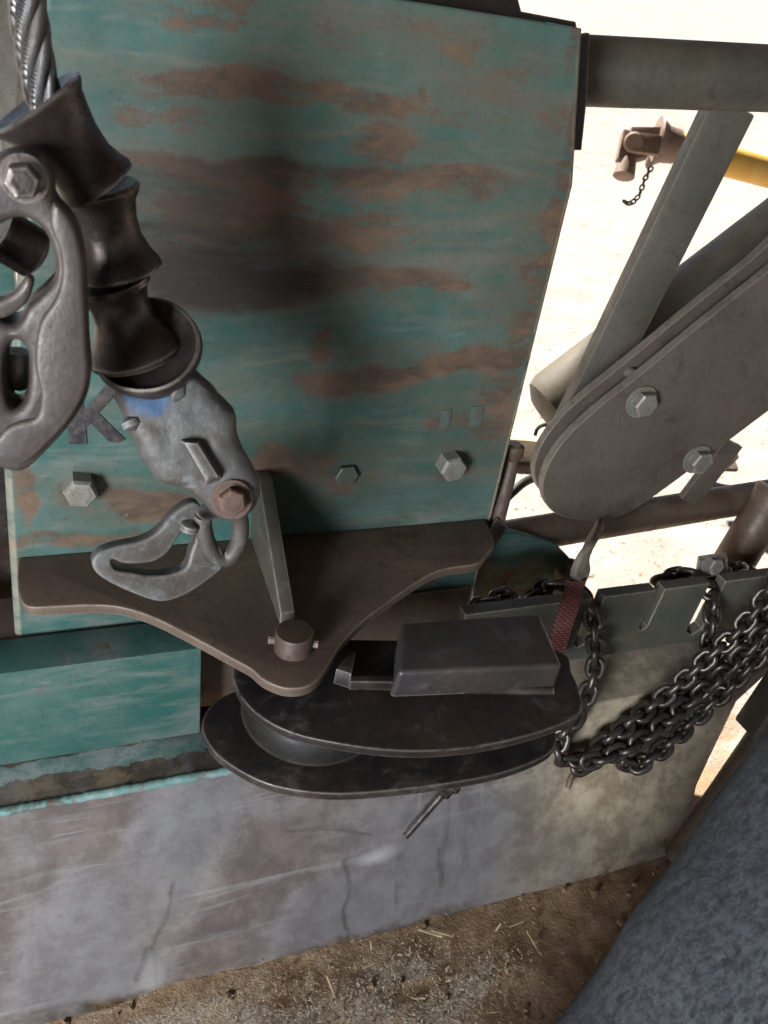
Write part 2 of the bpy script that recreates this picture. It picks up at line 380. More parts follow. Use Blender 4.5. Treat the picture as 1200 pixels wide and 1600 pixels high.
# ------------------------------------------------------------------ the winch
winch = thing('logging_winch', 'worn green steel logging winch with rusty panel, slotted chain rack and butt plate', 'winch', (.1, .1, FLOOR))
PT, PB = .464, -.150            # top and bottom of the front panel
def panel():
    zs = np.linspace(PB, PT, 300)
    def xl(z): return np.interp(z, [PB, .10, .433, PT], [-.232, -.217, -.160, -.155])
    def xr(z): return np.interp(z, [PB, .35, PT], [.2665, .2615, .2345])
    r = .007; na = 6; fl = .06
    us = []     # (kind, parameter)
    for k in range(4): us.append(('L', fl - (fl - r) * k / 3))
    for k in range(1, na): us.append(('la', k / na))
    for k in range(290): us.append(('f', k / 289))
    for k in range(1, na): us.append(('ra', k / na))
    for k in range(4): us.append(('R', r + (fl - r) * k / 3))
    P = np.zeros((len(us), len(zs), 3)); E = np.zeros((len(us), len(zs)))
    for i, (k, t) in enumerate(us):
        a, b = xl(zs), xr(zs)
        if k == 'L': x, y = a, t
        elif k == 'la': x, y = a + r - r * math.cos(t * math.pi / 2), r - r * math.sin(t * math.pi / 2)
        elif k == 'f': x, y = a + r + (b - a - 2 * r) * t, 0
        elif k == 'ra': x, y = b - r + r * math.sin(t * math.pi / 2), r - r * math.cos(t * math.pi / 2)
        else: x, y = b, t
        P[i, :, 0] = x; P[i, :, 1] = y; P[i, :, 2] = zs
        E[i] = {'la': .45, 'ra': 1}.get(k, 0) * np.clip(1.1 - zs * 2, .25, 1)
    X, Z = P[..., 0], P[..., 2]
    P[..., 1] += np.where(P[..., 1] < 1e-6, (fbm(X * 7 + 5, Z * 7 + 5, 21, 3) - .5) * .0012, 0)      # slightly dented sheet
    w_ = fbm(X * 10 + 3, Z * 24 + 3, 31) - .5; w2 = fbm(X * 30, Z * 45, 33) - .5
    rust = np.zeros_like(X); grease_shade = np.zeros_like(X)
    def pe(arr, px, py, rx, ry, amt, soft=.8, ang=0):
        c = at(px, py, Y=0); m = dep(c) / FPX
        arr[:] = np.maximum(arr, amt * ell(X + w2 * .02, Z + w_ * .05, c.x, c.z, rx * m, ry * m * 1.2, ang, soft))
    for a in ((330, 120, 120, 20, .95), (520, 140, 230, 16, .7), (590, 160, 50, 22, .8), (330, 20, 90, 14, .8), (600, 235, 60, 30, 1), (450, 275, 330, 22, .95), (650, 290, 200, 20, .8), (730, 190, 70, 22, .55),
              (480, 320, 190, 45, .8), (420, 345, 180, 30, .9), (550, 345, 50, 30, .9), (600, 440, 120, 22, .85), (440, 430, 130, 35, .9), (340, 430, 130, 45, 1), (680, 450, 90, 14, .8),
              (600, 590, 180, 22, 1.15), (740, 575, 110, 24, 1.15), (510, 600, 90, 16, .9), (505, 530, 20, 22, .8), (230, 775, 75, 26, 1.15), (430, 720, 60, 22, .9), (490, 725, 40, 30, .8), (35, 755, 18, 75, .9), (120, 845, 140, 16, .8),
              (880, 300, 25, 240, .75), (845, 430, 50, 22, .8), (860, 380, 20, 60, .7), (800, 570, 30, 90, .8), (770, 650, 45, 60, .75), (730, 655, 50, 22, .6), (690, 655, 30, 15, .6), (720, 70, 60, 14, .65), (660, 30, 90, 18, .5), (540, 60, 60, 20, .55),
              (895, 60, 14, 60, .8), (125, 775, 34, 22, .7), (705, 745, 34, 24, .7), (540, 755, 26, 20, .7), (560, 720, 40, 40, .4), (820, 120, 60, 12, .5), (640, 145, 40, 18, .6), (870, 190, 40, 20, .45), (250, 160, 100, 30, .7)): pe(rust, *a)
    soft = np.zeros_like(X)
    for a in ((430, 130, 260, 34), (500, 285, 420, 60), (430, 360, 330, 80), (560, 440, 260, 40), (640, 590, 260, 36), (820, 450, 90, 260), (760, 660, 110, 90), (230, 775, 120, 40), (480, 725, 130, 50), (640, 230, 120, 60), (760, 150, 140, 60), (620, 40, 300, 40)): pe(soft, *a, .9, 1.5)
    for a in ((350, 428, 200, 46, 1.2, 1.0), (250, 300, 150, 40, .8, 1.2), (300, 370, 190, 34, .9, 1.2), (390, 262, 210, 18, .7, 1.2), (300, 180, 150, 50, .35, 1.5), (420, 520, 120, 60, .45, 1.4), (470, 600, 130, 55, .45, 1.4), (560, 760, 180, 60, .5, 1.3), (620, 700, 120, 60, .35, 1.4)): pe(grease_shade, *a)  # real grease, plus hook and bracket shadow painted in dark
    me = bpy.data.meshes.new('front_panel'); n0, n1 = len(us), len(zs); idx = np.arange(n0 * n1).reshape(n0, n1)
    f = np.stack([idx[:-1, :-1], idx[1:, :-1], idx[1:, 1:], idx[:-1, 1:]], -1).reshape(-1, 4)
    me.from_pydata(P.reshape(-1, 3).tolist(), [], f.tolist())
    set_attr(me, 'rust', rust.ravel()); set_attr(me, 'grease', grease_shade.ravel()); set_attr(me, 'soft', soft.ravel()); set_attr(me, 'edge', E.ravel())
    o = mesh_obj('front_panel', me, M['panel'], winch, label='green painted panel with brown rust bands')
    md = o.modifiers.new('thickness', 'SOLIDIFY'); md.thickness = .004; md.offset = 1 if False else -1
    return o
PANEL = panel()
M['teal'] = metal('overpainted_bolt', (.035, .075, .062), (.060, .050, .038), (.075, .052, .038), (.2, .16, .12), 60, 0, .5, .7, .4, .3)
# hex bolts through the panel
for px, py, m_, r_ in ((125, 757, 'bolt', .1), (540, 741, 'teal', .3), (700, 722, 'bolt', .45)):
    hex_bolt('bolt', at(px, py, Y=0) + Vector((0, .001, 0)), (0, -1, 0),   .025 if m_ == 'bolt' else .021, .019 if m_ == 'bolt' else .007, M[m_], PANEL, r_)
# painted lettering: the foot of a black letter, and faded remains further right
s = NT('black_lettering'); f_ = s.noise(150, 5, .7)
M['letter'] = s.put(s.mix(s.rng(f_, .4, .62), (.018, .016, .018), (.065, .05, .045)), .6)
s = NT('faded_lettering'); M['faded'] = s.put(s.mix(s.rng(s.noise(110, 6, .75), .38, .6), (.062, .064, .052), (.068, .092, .079)), .65)
def letter(loop, mat): 
    return plate('lettering', [[at(x, y, Y=-.0010) for x, y in loop]], (0, -1, 0), .0005, mat, PANEL, .0001)
letter([(98, 602), (128, 602), (131, 642), (165, 602), (196, 602), (154, 646), (196, 687), (184, 692), (170, 690), (142, 662), (134, 668), (136, 694), (108, 694)], M['letter'])
for q in ([(690, 642), (706, 640), (702, 668), (686, 670)], [(737, 636), (758, 634), (752, 664), (732, 667)]): letter(q, M['faded'])

# tab behind the panel's upper right corner, dark plate along the top
plate('side_tab', [[at(*q, Y=.030) for q in ((880, 60), (922, 52), (918, 150), (909, 235), (880, 235))]], (0, -1, 0), .008, M['dark'], winch, .001)
plate('back_plate', [[at(*q, Y=.10) for q in ((560, -40), (800, -40), (815, 18), (900, 34), (905, 60), (600, 60))]], (0, -1, 0), .006, M['dark'], winch, .001)

# bracket plate standing out of the panel like a shelf, with gusset and pin
outl = [(28, 876), (27, 905), (31, 934), (46, 948), (90, 947), (150, 945), (195, 950), (245, 967), (310, 1000), (365, 1030), (392, 1045), (412, 1062), (445, 1075), (478, 1073), (500, 1058), (516, 1035), (536, 1003), (568, 970), (605, 942), (648, 912), (690, 890), (745, 881), (760, 866), (772, 846), (765, 822)]
lp = [at(x, y, Z=0) for x, y in outl]
lp[0].y = -.001; lp[-1].y = -.001
lp = [lp[0]] + catmull(lp, 4, False)[2:]
SHELF = plate('pulley_bracket', [lp], (0, 0, 1), .010, M['shelf'], winch, .0012, 'rusty brown two-winged bracket plate')
gx = at(436, 968, Z=0).x
gp = [Vector((gx - .001, 0.001, 0.0)), Vector((gx, 0.001, .078)), Vector((gx, -.020, .080)), Vector((gx, -.128, .012)), Vector((gx, -.130, 0))]
M['gusset'] = metal('gusset_green_rust', (.072, .066, .050), (.060, .044, .034), (.092, .088, .068), (.34, .28, .22), 20, .1, .5, .75, .6, .3)
plate('gusset', [gp], (-1, 0, 0), .013, M['gusset'], SHELF, .0012)
pc = at(458, 1012, Z=0)
lathe('pin', pc + Vector((0, 0, -.07)), pc + Vector((0, 0, .019)), [(0, .0160), (.97, .0165), (.995, .0150), (1, .006)], M['pinm'], SHELF, 32)
tube('split_pin', [pc + Vector((-.021, .004, .009)), pc + Vector((0, 0, .008)), pc + Vector((.019, -.007, .007))], .0035, M['shelf'], SHELF, 8)

# cross beam below, ledge, butt plate
BY = -.052; BZT = at(0, 1008, Y=0).z; LEDGE = -.217; FOLD_Y = -.100; BOT_Y = at(585, 1458, Z=FLOOR).y
box('rear_plate', (-.80, .115, -.25), (-.20, .125, .115), M['dark'], winch, .001)  # plate added to keep the sun off the cross beam's left end
xb1 = at(314, 1070, Y=BY).x
box('cross_beam', (-.75, BY, LEDGE + .004), (xb1, -.006, at(0, 1053, Y=BY).z), M['green'], winch, .0025, 'green painted box beam')
box('beam_core', (-.75, -.0045, LEDGE - .02), (.255, .060, at(0, 1053, Y=BY).z - .004), M['shelf'], winch, .002)
X_END_T = at(1045, 1190, Y=FOLD_Y).x; Z_KNEE = at(1045, 1190, Y=FOLD_Y - .01).z; X_END_B = at(1068, 1335, Z=FLOOR).x
s = NT('scraped_butt_plate')
st = s.noise(7, 5, .65, s.coord((.8, 1, 2.2)), .3); fi = s.noise(26, 10, .76); gr = s.noise(300, 3, .7); vert = s.noise(24, 5, .7, s.coord((1.2, .25, .10)), .3)
hor = s.noise(40, 5, .7, s.coord((.07, 1, 1.6)), .2)
sil = s.mix(s.rng(fi, .36, .64), (.225, .21, .215), (.31, .30, .312)); bro = s.mix(s.rng(fi, .38, .62), (.085, .064, .058), (.135, .104, .094))
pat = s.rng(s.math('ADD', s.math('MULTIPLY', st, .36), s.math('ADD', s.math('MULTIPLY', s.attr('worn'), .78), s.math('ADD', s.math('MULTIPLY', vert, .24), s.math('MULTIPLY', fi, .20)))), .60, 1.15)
c = s.mix(pat, bro, sil)  # brown to silver also paints soft shadow and cool light bands
c = s.mix(s.math('MULTIPLY', s.rng(hor, .54, .68), .30), c, (.34, .33, .33)); c = s.mix(s.math('MULTIPLY', s.rng(vert, .58, .70), .3), c, (.060, .045, .040))
c = s.mix(s.math('MULTIPLY', s.rng(fi, .62, .70), .35), c, (.13, .072, .042))
scr = s.rng(s.noise(28, 2, .5, s.coord((.10, 1, 2.2)), .8), .715, .74); c = s.mix(s.math('MULTIPLY', scr, .2), c, (.4, .38, .36))
c = s.mix(s.attr('pale'), c, (.46, .44, .42)); c = s.mix(s.attr('dark'), c, (.030, .024, .022))
c = s.mix(s.attr('mud'), c, s.mix(s.rng(fi, .42, .60), (.055, .034, .021), (.20, .14, .085)))
ch = s.rng(s.math('ADD', s.attr('chip'), s.math('MULTIPLY', s.math('SUBTRACT', s.noise(48, 5, .75, s.coord((.5, 1, 1))), .5), 1.6)), .5, .58); c = s.mix(ch, c, s.mix(s.rng(fi, .4, .6), (.10, .19, .165), (.28, .31, .30)))
c = s.mix(s.math('MULTIPLY', s.attr('tan'), s.rng(fi, .30, .56, .75, 1)), c, s.mix(s.rng(fi, .4, .62), (.30, .235, .155), (.48, .395, .28)))  # tan steel brightened to stand for warm bounced sunlight
s.bump(s.math('ADD', fi, s.math('MULTIPLY', gr, .4)), .30, .001)
M['blade'] = s.put(c, s.rng(pat, 0, 1, .66, .36), s.rng(pat, 0, 1, .05, .55))
def butt_plate():
    # ledge (level) -> fold -> sloping plate, one bent sheet with thickness; mesh dense enough for the wear and painted light masks
    LB = -.012; prof = [(LB + (FOLD_Y - LB) * k / 24, LEDGE) for k in range(24)]
    for a in range(7):
        t = a / 6; prof.append((FOLD_Y - .004 * math.sin(t * 1.2), LEDGE - .004 * (1 - math.cos(t * 1.2))))
    y0, z0 = prof[-1]
    for k in range(1, 181): prof.append((y0 + (BOT_Y - y0) * k / 180, z0 + (FLOOR - .004 - z0) * k / 180))
    nx = 760; P = np.zeros((nx, len(prof), 3))
    for j, (y, z) in enumerate(prof):
        xe = np.interp(z, [FLOOR, Z_KNEE, LEDGE], [X_END_B, X_END_T, at(1150, 1085, Y=FOLD_Y).x]); P[:, j, 0] = np.linspace(-.75, xe, nx); P[:, j, 1] = y; P[:, j, 2] = z
    X, Z = P[..., 0], P[..., 2]; slope = np.clip((LEDGE - Z) * 40, 0, 1)
    P[..., 1] += slope * (fbm(X * 5 + 2, Z * 5 + 2, 41, 3) - .5) * .008
    S = np.cumsum(np.r_[0, np.hypot(np.diff([p[0] for p in prof]), np.diff([p[1] for p in prof]))])[None, :] + 0 * X
    def on(px, py):
        # point of the sloping plate under a pixel
        r = ray(px, py); A = Vector((0, y0, z0)); d = Vector((0, BOT_Y - y0, FLOOR - z0)); n = Vector((1, 0, 0)).cross(d)
        p = CAM + r * ((A - CAM).dot(n) / r.dot(n)); return p
    worn_lit = np.zeros_like(X); mud = np.zeros_like(X); tan_bounce = np.zeros_like(X); wq = fbm(X * 9, Z * 9, 51) - .5; w2 = fbm(X * 34, Z * 34, 53) - .5
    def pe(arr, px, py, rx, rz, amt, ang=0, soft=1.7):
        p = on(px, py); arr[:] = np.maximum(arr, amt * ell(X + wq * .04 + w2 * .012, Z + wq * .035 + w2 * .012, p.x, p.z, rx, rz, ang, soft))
    pale = np.zeros_like(X); dark = np.zeros_like(X)
    def line(arr, pts, wd, amt):
        q = [on(*p) for p in pts]
        for a, b in zip(q, q[1:]):
            dx, dz = b.x - a.x, b.z - a.z; L2 = dx * dx + dz * dz + 1e-12
            xx = X + w2 * .012; zz = Z + wq * .008
            t = np.clip(((xx - a.x) * dx + (zz - a.z) * dz) / L2, 0, 1); d_ = np.hypot(xx - a.x - t * dx, zz - a.z - t * dz)
            arr[:] = np.maximum(arr, amt * np.clip(1.4 - d_ / wd, 0, 1) * np.clip(.75 + w2 * 1.2, 0, 1) * slope)
    line(dark, ((271, 1378), (266, 1410), (250, 1455), (236, 1480)), .0026, .5); line(dark, ((541, 1345), (543, 1400), (541, 1440), (545, 1472)), .0028, .5)
    line(dark, ((450, 1300), (520, 1296), (580, 1305)), .002, .5); line(dark, ((690, 1390), (690, 1330)), .003, .35); line(dark, ((230, 1480), (215, 1530)), .003, .4); line(dark, ((760, 1225), (800, 1260), (840, 1285)), .004, .3)
    for l_ in (((0, 1414), (60, 1395), (105, 1376)), ((485, 1362), (600, 1340)), ((630, 1300), (760, 1262)), ((755, 1210), (748, 1330)), ((730, 1395), (850, 1368)), ((300, 1425), (380, 1400)), ((560, 1350), (610, 1332)), ((660, 1240), (655, 1300)), ((80, 1560), (110, 1530)), ((610, 1420), (700, 1405)), ((860, 1330), (930, 1312))): line(pale, l_, .0018, .18)
    for a in ((585, 1345, .018, .006, .8), (232, 1525, .012, .018, .6)): pe(pale, *a)
    for a in ((262, 1350, .05, .16, 1.1, -.5), (150, 1500, .07, .10, 1.2, -.4), (560, 1430, .10, .05, 1.2), (740, 1350, .17, .09, 1.1), (40, 1330, .035, .07, .5), (640, 1290, .12, .05, .7), (420, 1260, .10, .03, .5)): pe(worn_lit, *a)  # polished patches, with diagonal bands of cool light painted in
    for a in ((965, 1340, .035, .03, .8), (1040, 1270, .022, .07, .8), (1055, 1320, .03, .03, .9), (930, 1210, .05, .018, .5), (890, 1393, .2, .014, .75), (500, 1500, .6, .012, .8), (150, 1580, .4, .014, .8)): pe(mud, *a, 0, .9)
    for a in ((960, 1240, .13, .11, 1.1), (1000, 1130, .14, .10, 1.1), (900, 1320, .11, .07, .7), (800, 1290, .08, .05, .4)): pe(tan_bounce, *a)  # pale tan right end, with warm floor bounce painted into it
    mud = np.clip(mud * 1.6 + w2 * 1.8 - .45, 0, 1) * (mud > .02); tan_bounce = np.clip(tan_bounce + wq * .8 - .05, 0, 1)
    onledge = np.clip((LEDGE - Z) < .001, 0, 1)
    mud = np.maximum(mud, onledge * np.clip((.20 - X) * 5, 0, .8) * np.clip(.9 + w2 * 3, 0, 1)); tan_bounce = np.maximum(tan_bounce, onledge * np.clip((X - .30) * 6, 0, 1))
    chip = onledge * np.clip((.12 - X) * 8, 0, 1) * np.clip(1 - np.abs(P[..., 1] + .060) / .022, 0, 1) * 1.1
    me = bpy.data.meshes.new('butt_plate'); n1 = len(prof); idx = np.arange(nx * n1).reshape(nx, n1)
    f = np.stack([idx[:-1, :-1], idx[:-1, 1:], idx[1:, 1:], idx[1:, :-1]], -1).reshape(-1, 4)
    me.from_pydata(P.reshape(-1, 3).tolist(), [], f.tolist())
    for k, v in (('worn', worn_lit), ('mud', mud), ('tan', tan_bounce), ('chip', chip), ('pale', pale), ('dark', dark)): set_attr(me, k, v.ravel())
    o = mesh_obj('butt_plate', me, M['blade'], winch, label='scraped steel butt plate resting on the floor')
    md = o.modifiers.new('t', 'SOLIDIFY'); md.thickness = .010; md.offset = -1
    return o, on
BUTT, on_blade = butt_plate()
# weld and flaking paint along the ledge
s = NT('flaked_turquoise_paint'); f_ = s.noise(70, 6, .75)
M['weld'] = s.put(s.mix(s.rng(f_, .42, .60), (.10, .215, .195), s.mix(s.rng(s.noise(30), .4, .6), (.085, .065, .052), (.22, .27, .255))), .55)
bm = bmesh.new(); pth = []
for k in range(160):
    x = -.6 + k * (at(372, 1197, Y=FOLD_Y).x + .02 + .6) / 159; pth.append((x, FOLD_Y - .001 + random.uniform(-.0004, .0004), LEDGE - .0025 + random.uniform(-.0004, .0004)))
add_tube(bm, pth, [.0045 * random.uniform(.93, 1.07) for _ in pth], 12); bm_obj('weld_bead', bm, M['weld'], BUTT)
# slotted chain rack
RY = -.062
def R(x, y): return at(x, y, Y=RY)
zt, zb = R(960, 931).z, R(960, 1022).z
def sx(px, py): return R(px, py).x
xs = [(sx(917, 960), sx(935, 960), .072), (sx(1014, 950), sx(1027, 950), .060), (sx(1099, 935), sx(1122, 935), .078)]
x0r = sx(728, 960); x1r = sx(1330, 890)
lp = [(x0r, zb), (x0r, zt)]
for a, b, h in xs: lp += [(a, zt), (a - .003, zt - h), ((a + b) / 2 - .003, zt - h - (b - a) * .35), (b - .003, zt - h), (b, zt)]
lp += [(x1r, zt), (x1r, zb)]
RACK = plate('chain_rack', [[Vector((x, RY, z)) for x, z in lp]], (0, -1, 0), .016, M['rack'], winch, .0012, 'slotted grey steel chain rack')
# right-hand frame
A = at(880, 110, d=.735); B = at(1260, 126, d=.80)
TOPT = tube('frame_tube', [A, B], px2m(A, 50), M['tube'], winch, 40)
bar('frame_brace', at(1140, 165, d=.84), at(862, 735, d=1.06), cam_r, .050, .030, M['tube'], winch, .004)
tube('frame_tube', [at(760, 845, Y=.085), at(1000, 806, Y=.085), at(1270, 762, Y=.085)], px2m(at(1000, 805, Y=.085), 26), M['rusttube'], winch, 32)
tube('frame_post', [at(1215, 765, Y=.05), at(1130, 905, Y=.03)], .028, M['rusttube'], winch, 24)
bar('frame_brace', at(1320, 905, Y=-.108), at(1018, 1185, Y=-.108), (.5, 0, 1), .062, .012, M['shelf'], winch, .002)
# green cover behind the rack
COVER = plate('side_cover', [[at(*q, Y=.05) for q in ((745, 850), (800, 832), (868, 850), (890, 872), (932, 948), (935, 1010), (735, 1010))]], (0, -1, 0), .010, M['green'], winch, .002)
bp = at(884, 889, Y=.05)
hex_bolt('bolt', bp, (0, -1, 0), .024, .014, M['bolt'], COVER, .2, .018)
tube('bolt_end', [bp + Vector((0, -.01, 0)), bp + Vector((-.001, -.030, 0))], .0075, M['bolt'], COVER, 14)
# latch rod on the panel's right flange with a folded clip at its foot
lr = [at(800, 700, Y=.03), at(796, 735, Y=.022), at(783, 790, Y=.010), at(772, 835, Y=0)]
LATCH = tube('latch_rod', lr, .0085, M['rusttube'], winch, 18, 4)
lathe('rod_knob', at(797, 718, Y=.026), at(801, 692, Y=.03), [(0, .010), (.3, .014), (.8, .014), (1, .010)], M['rusttube'], LATCH, 20)
cl = [[at(*q, Y=-.012) for q in ((760, 835), (785, 812), (799, 826), (766, 858))]]
plate('clip', cl, (.15, -.9, .35), .004, M['dark'], LATCH, .0008)

# ------------------------------------------------------------------ pulley block under the bracket
pb = thing('pulley_block', 'dark steel pulley block with two boat-shaped cheek plates pinned under the brown bracket', 'pulley', tuple(pc + Vector((0, 0, -.08))))
ZU, ZL = -.030, -.076
def U(x, y, z=ZU): return at(x, y, Z=z)
up = catmull([U(*q) for q in ((364, 1045), (372, 1080), (398, 1112), (440, 1138), (500, 1156), (600, 1171), (690, 1172), (780, 1160), (860, 1138), (898, 1120), (909, 1103), (903, 1072), (893, 1050), (880, 1020), (800, 1000), (640, 1000), (470, 1000), (385, 1015))], 6)
plate('upper_cheek', [up], (0, 0, 1), .009, M['dark'], pb, .0012)
lowp = catmull([U(*q, z=ZL) for q in ((316, 1128), (330, 1168), (368, 1200), (430, 1228), (520, 1240), (620, 1234), (720, 1221), (790, 1206), (842, 1186), (866, 1168), (868, 1140), (850, 1105), (800, 1080), (600, 1070), (420, 1070), (345, 1090))], 6)
plate('lower_cheek', [lowp], (0, 0, 1), .009, M['dark'], pb, .0012)
# sheave with a rope groove between the cheeks
scn = (U(470, 1085) + Vector((.02, .02, 0))); scn.z = 0
rs = .064; prof = []
for k in range(13):
    t = k / 12; prof.append((t, rs - .016 * math.sin(t * math.pi) ** .8))
lathe('sheave', (scn.x, scn.y, ZL + .004), (scn.x, scn.y, ZU - .010), prof, M['black'], pb, 56)
for q in ((395, 1100), (860, 1120)):
    p = U(*q); tube('spacer', [(p.x + .012, p.y + .03, ZL), (p.x + .012, p.y + .03, ZU - .006)], .010, M['dark'], pb, 18)
# folded housing on top: level lid on the right, open mouth on the left, low front wall
ZH = ZU + .034
f0, f1 = U(497, 1074), U(868, 1078)          # foot of the front wall on the cheek
h0 = at(622, 1052, Z=ZH); h1 = at(858, 1050, Z=ZH); h2 = at(842, 956, Z=ZH); h3 = at(626, 972, Z=ZH)
h1 = at(880, 1040, Z=ZH)
bm = bmesh.new()
b0 = Vector((h0.x, f1.y + (f0.y - f1.y) * .5, ZU)); b1 = Vector((f1.x, f1.y, ZU)); b2 = Vector((h2.x + .012, h2.y, ZU)); b3 = Vector((h3.x, h3.y, ZU))
hexa(bm, [b0, b1, b2, b3, h0, h1, h2, h3])
bmesh.ops.recalc_face_normals(bm, faces=bm.faces)
side = [f for f in bm.faces if abs(f.calc_center_median().x - h0.x) < .004]
bmesh.ops.delete(bm, geom=side, context='FACES_ONLY')
bmesh.ops.bevel(bm, geom=[e for e in bm.edges if len(e.link_faces) == 2 and (e.verts[0].co.z > ZU + .02 or e.verts[1].co.z > ZU + .02)], offset=.005, segments=4, affect='EDGES', profile=.5)
M['lid'] = metal('dusty_dark_lid', (.046, .040, .040), (.070, .054, .045), (.095, .086, .084), (.36, .30, .26), 9, .3, .34, .66, .8, .3)
ho = bm_obj('housing', bm, M['lid'], pb); md = ho.modifiers.new('t', 'SOLIDIFY'); md.thickness = .004; md.offset = -1
tube('fillet_weld', [f0.lerp(f1, .34) + Vector((0, -.001, .001)), f1 + Vector((-.004, -.001, .001))], .0045, M['dark'], pb, 10)
hexa_obj('front_lip', [U(545, 1078), U(628, 1079), U(628, 1070), U(545, 1069)] + [p + Vector((0, 0, .010)) for p in (U(545, 1078), U(628, 1079), U(628, 1070), U(545, 1069))], M['dark'], pb, .001)
hexa_obj('mouth_cheek', [U(520, 1068), U(546, 1076), U(553, 1040), U(548, 1038)] + [p + Vector((0, 0, .016)) for p in (U(522, 1066), U(546, 1074), U(553, 1040), U(548, 1038))], M['dark'], pb, .001)

# ------------------------------------------------------------------ rope and sliding hooks
SY = -.175
def Sx(x, y, Y=SY): return at(x, y, Y=Y)
def wire_rope():
    t = thing('wire_rope', 'twisted steel wire rope running down into the topmost dark hook', 'wire rope', tuple(Sx(65, 140)))
    core = catmull([Sx(36, -60), Sx(42, 0), Sx(50, 60), Sx(62, 125), Sx(82, 190), Sx(112, 235), Sx(135, 268)], 14, False)
    T, N = frames(core); L = 0; Ls = [0]
    for a, b in zip(core, core[1:]): L += (b - a).length; Ls.append(L)
    R0 = .0048; rs_ = .0040
    for k in range(6):
        pth = []
        for p, tt, n, l in zip(core, T, N, Ls):
            a = 2 * math.pi * (k / 6 + l / .085); b = tt.cross(n); pth.append(p + (n * math.cos(a) + b * math.sin(a)) * R0)
        bm = bmesh.new(); add_tube(bm, catmull(pth, 2, False), rs_, 10); bm_obj('strand', bm, M['wirestrand'], t)
    tube('core', core, .003, M['wire'], t, 8)
s = NT('twisted_wire_strand'); wv = s.new('ShaderNodeTexWave', wave_type='BANDS', bands_direction='DIAGONAL'); wv.inputs['Scale'].default_value = 520; wv.inputs['Distortion'].default_value = 1.5
s.L(s.coord((1, 1, .5)), wv.inputs[0]); n_ = s.noise(40, 5, .7)
s.bump(wv.outputs['Fac'], .45, .0006)
M['wirestrand'] = s.put(s.mix(s.rng(n_, .35, .65), s.mix(wv.outputs['Fac'], (.04, .038, .038), (.17, .165, .165)), s.mix(wv.outputs['Fac'], (.05, .04, .036), (.15, .13, .12))), s.rng(n_, .3, .7, .3, .55), .8)
wire_rope()
px = lambda v, P: px2m(P, v)
# first sliding hook: flared sleeve, bolt, forged hook body with a keyhole
A, B = Sx(55, 160), Sx(152, 288); q = px2m(A, 1); ql = (B - A).length
hk = thing('choker_hook', 'big dark cast choker hook with keyhole slots at the left edge, on the rope', 'choker hook', tuple(Sx(60, 700)), 'choker hooks threaded on the wire rope')
lathe('sleeve', A, B, [(.06, 34 * q), (.02, 62 * q), (-.02, 79 * q), (0.0, 84 * q), (.05, 83 * q), (.14, 73 * q), (.3, 64 * q), (.5, 58 * q), (.72, 56 * q), (.88, 62 * q), (.97, 67 * q), (1.03, 66 * q), (1.05, 58 * q), (1.0, 48 * q), (.9, 30 * q)], M['cast'], hk, 56, None, .012)
HY = -.225
def H(x, y, Y=HY): return at(x, y, Y=Y)
hex_bolt('bolt', H(38, 278, -.232), (-.05, -1, .1), px2m(H(38, 278), 46), .013, M['cast'], hk, .4, px2m(H(38, 278), 36))
ob = catmull([H(*p) for p in ((-60, 300), (-30, 262), (10, 240), (55, 245), (80, 275), (84, 312), (112, 345), (130, 395), (135, 460), (138, 530), (141, 595), (118, 645), (75, 695), (38, 726), (0, 722), (-60, 700), (-90, 560), (-90, 420))], 6)
h1_ = catmull([H(*p) for p in ((2, 350), (35, 340), (66, 356), (84, 392), (86, 430), (66, 455), (44, 475), (30, 500), (6, 500), (-40, 460), (-45, 390))][::-1], 5)
h2_ = catmull([H(*p) for p in ((12, 545), (26, 528), (44, 545), (46, 590), (40, 622), (24, 634), (12, 618), (8, 580))][::-1], 5)
plate('hook_body', [ob, h1_, h2_], (-.08, -1, .06), .026, M['hook'], hk, .0042)
HY2 = HY - .006
ob2 = catmull([at(x, y, Y=HY2) for x, y in ((84, 318), (110, 345), (127, 395), (132, 460), (135, 530), (137, 592), (115, 642), (73, 690), (38, 719), (-4, 715), (-14, 698), (8, 668), (32, 655), (58, 646), (64, 612), (56, 575), (56, 535), (64, 500), (88, 462), (96, 425), (92, 388), (78, 352))], 5)
plate('raised_rim', [ob2], (-.08, -1, .06), .012, M['hook'], hk, .0026)
ob3 = catmull([at(x, y, Y=HY2) for x, y in ((-40, 470), (0, 468), (26, 452), (40, 434), (52, 440), (44, 470), (24, 488), (2, 498), (-40, 500))], 5)
plate('raised_finger', [ob3], (-.08, -1, .06), .010, M['hook'], hk, .0026)
lathe('keyhole_roller', H(-6, 360, -.180), H(60, 400, -.175), [(0, .004), (.02, .0135), (.9, .0135), (1, .01)], M['cast'], hk, 28)
lathe('slot_pin', H(27, 548, -.203), H(27, 604, -.203), [(0, .0055), (.08, .0066), (.92, .0066), (1, .0055)], M['bolt'], hk, 20)

# second hook: waisted sleeve hanging below the first
A, B = Sx(148, 294, -.165), Sx(186, 424, -.165); q = px2m(A, 1)
h2k = thing('choker_sleeve', 'dark waisted steel sleeve on the rope, second from the top', 'rope sleeve', tuple(B), 'choker hooks threaded on the wire rope')
lathe('sleeve', A, B, [(.1, 35 * q), (.0, 56 * q), (-.02, 64 * q), (.02, 69 * q), (.08, 66 * q), (.18, 57 * q), (.38, 51 * q), (.6, 52 * q), (.78, 60 * q), (.92, 70 * q), (.98, 71 * q), (1.02, 64 * q), (.95, 30 * q)], M['cast'], h2k, 48, None, .012)
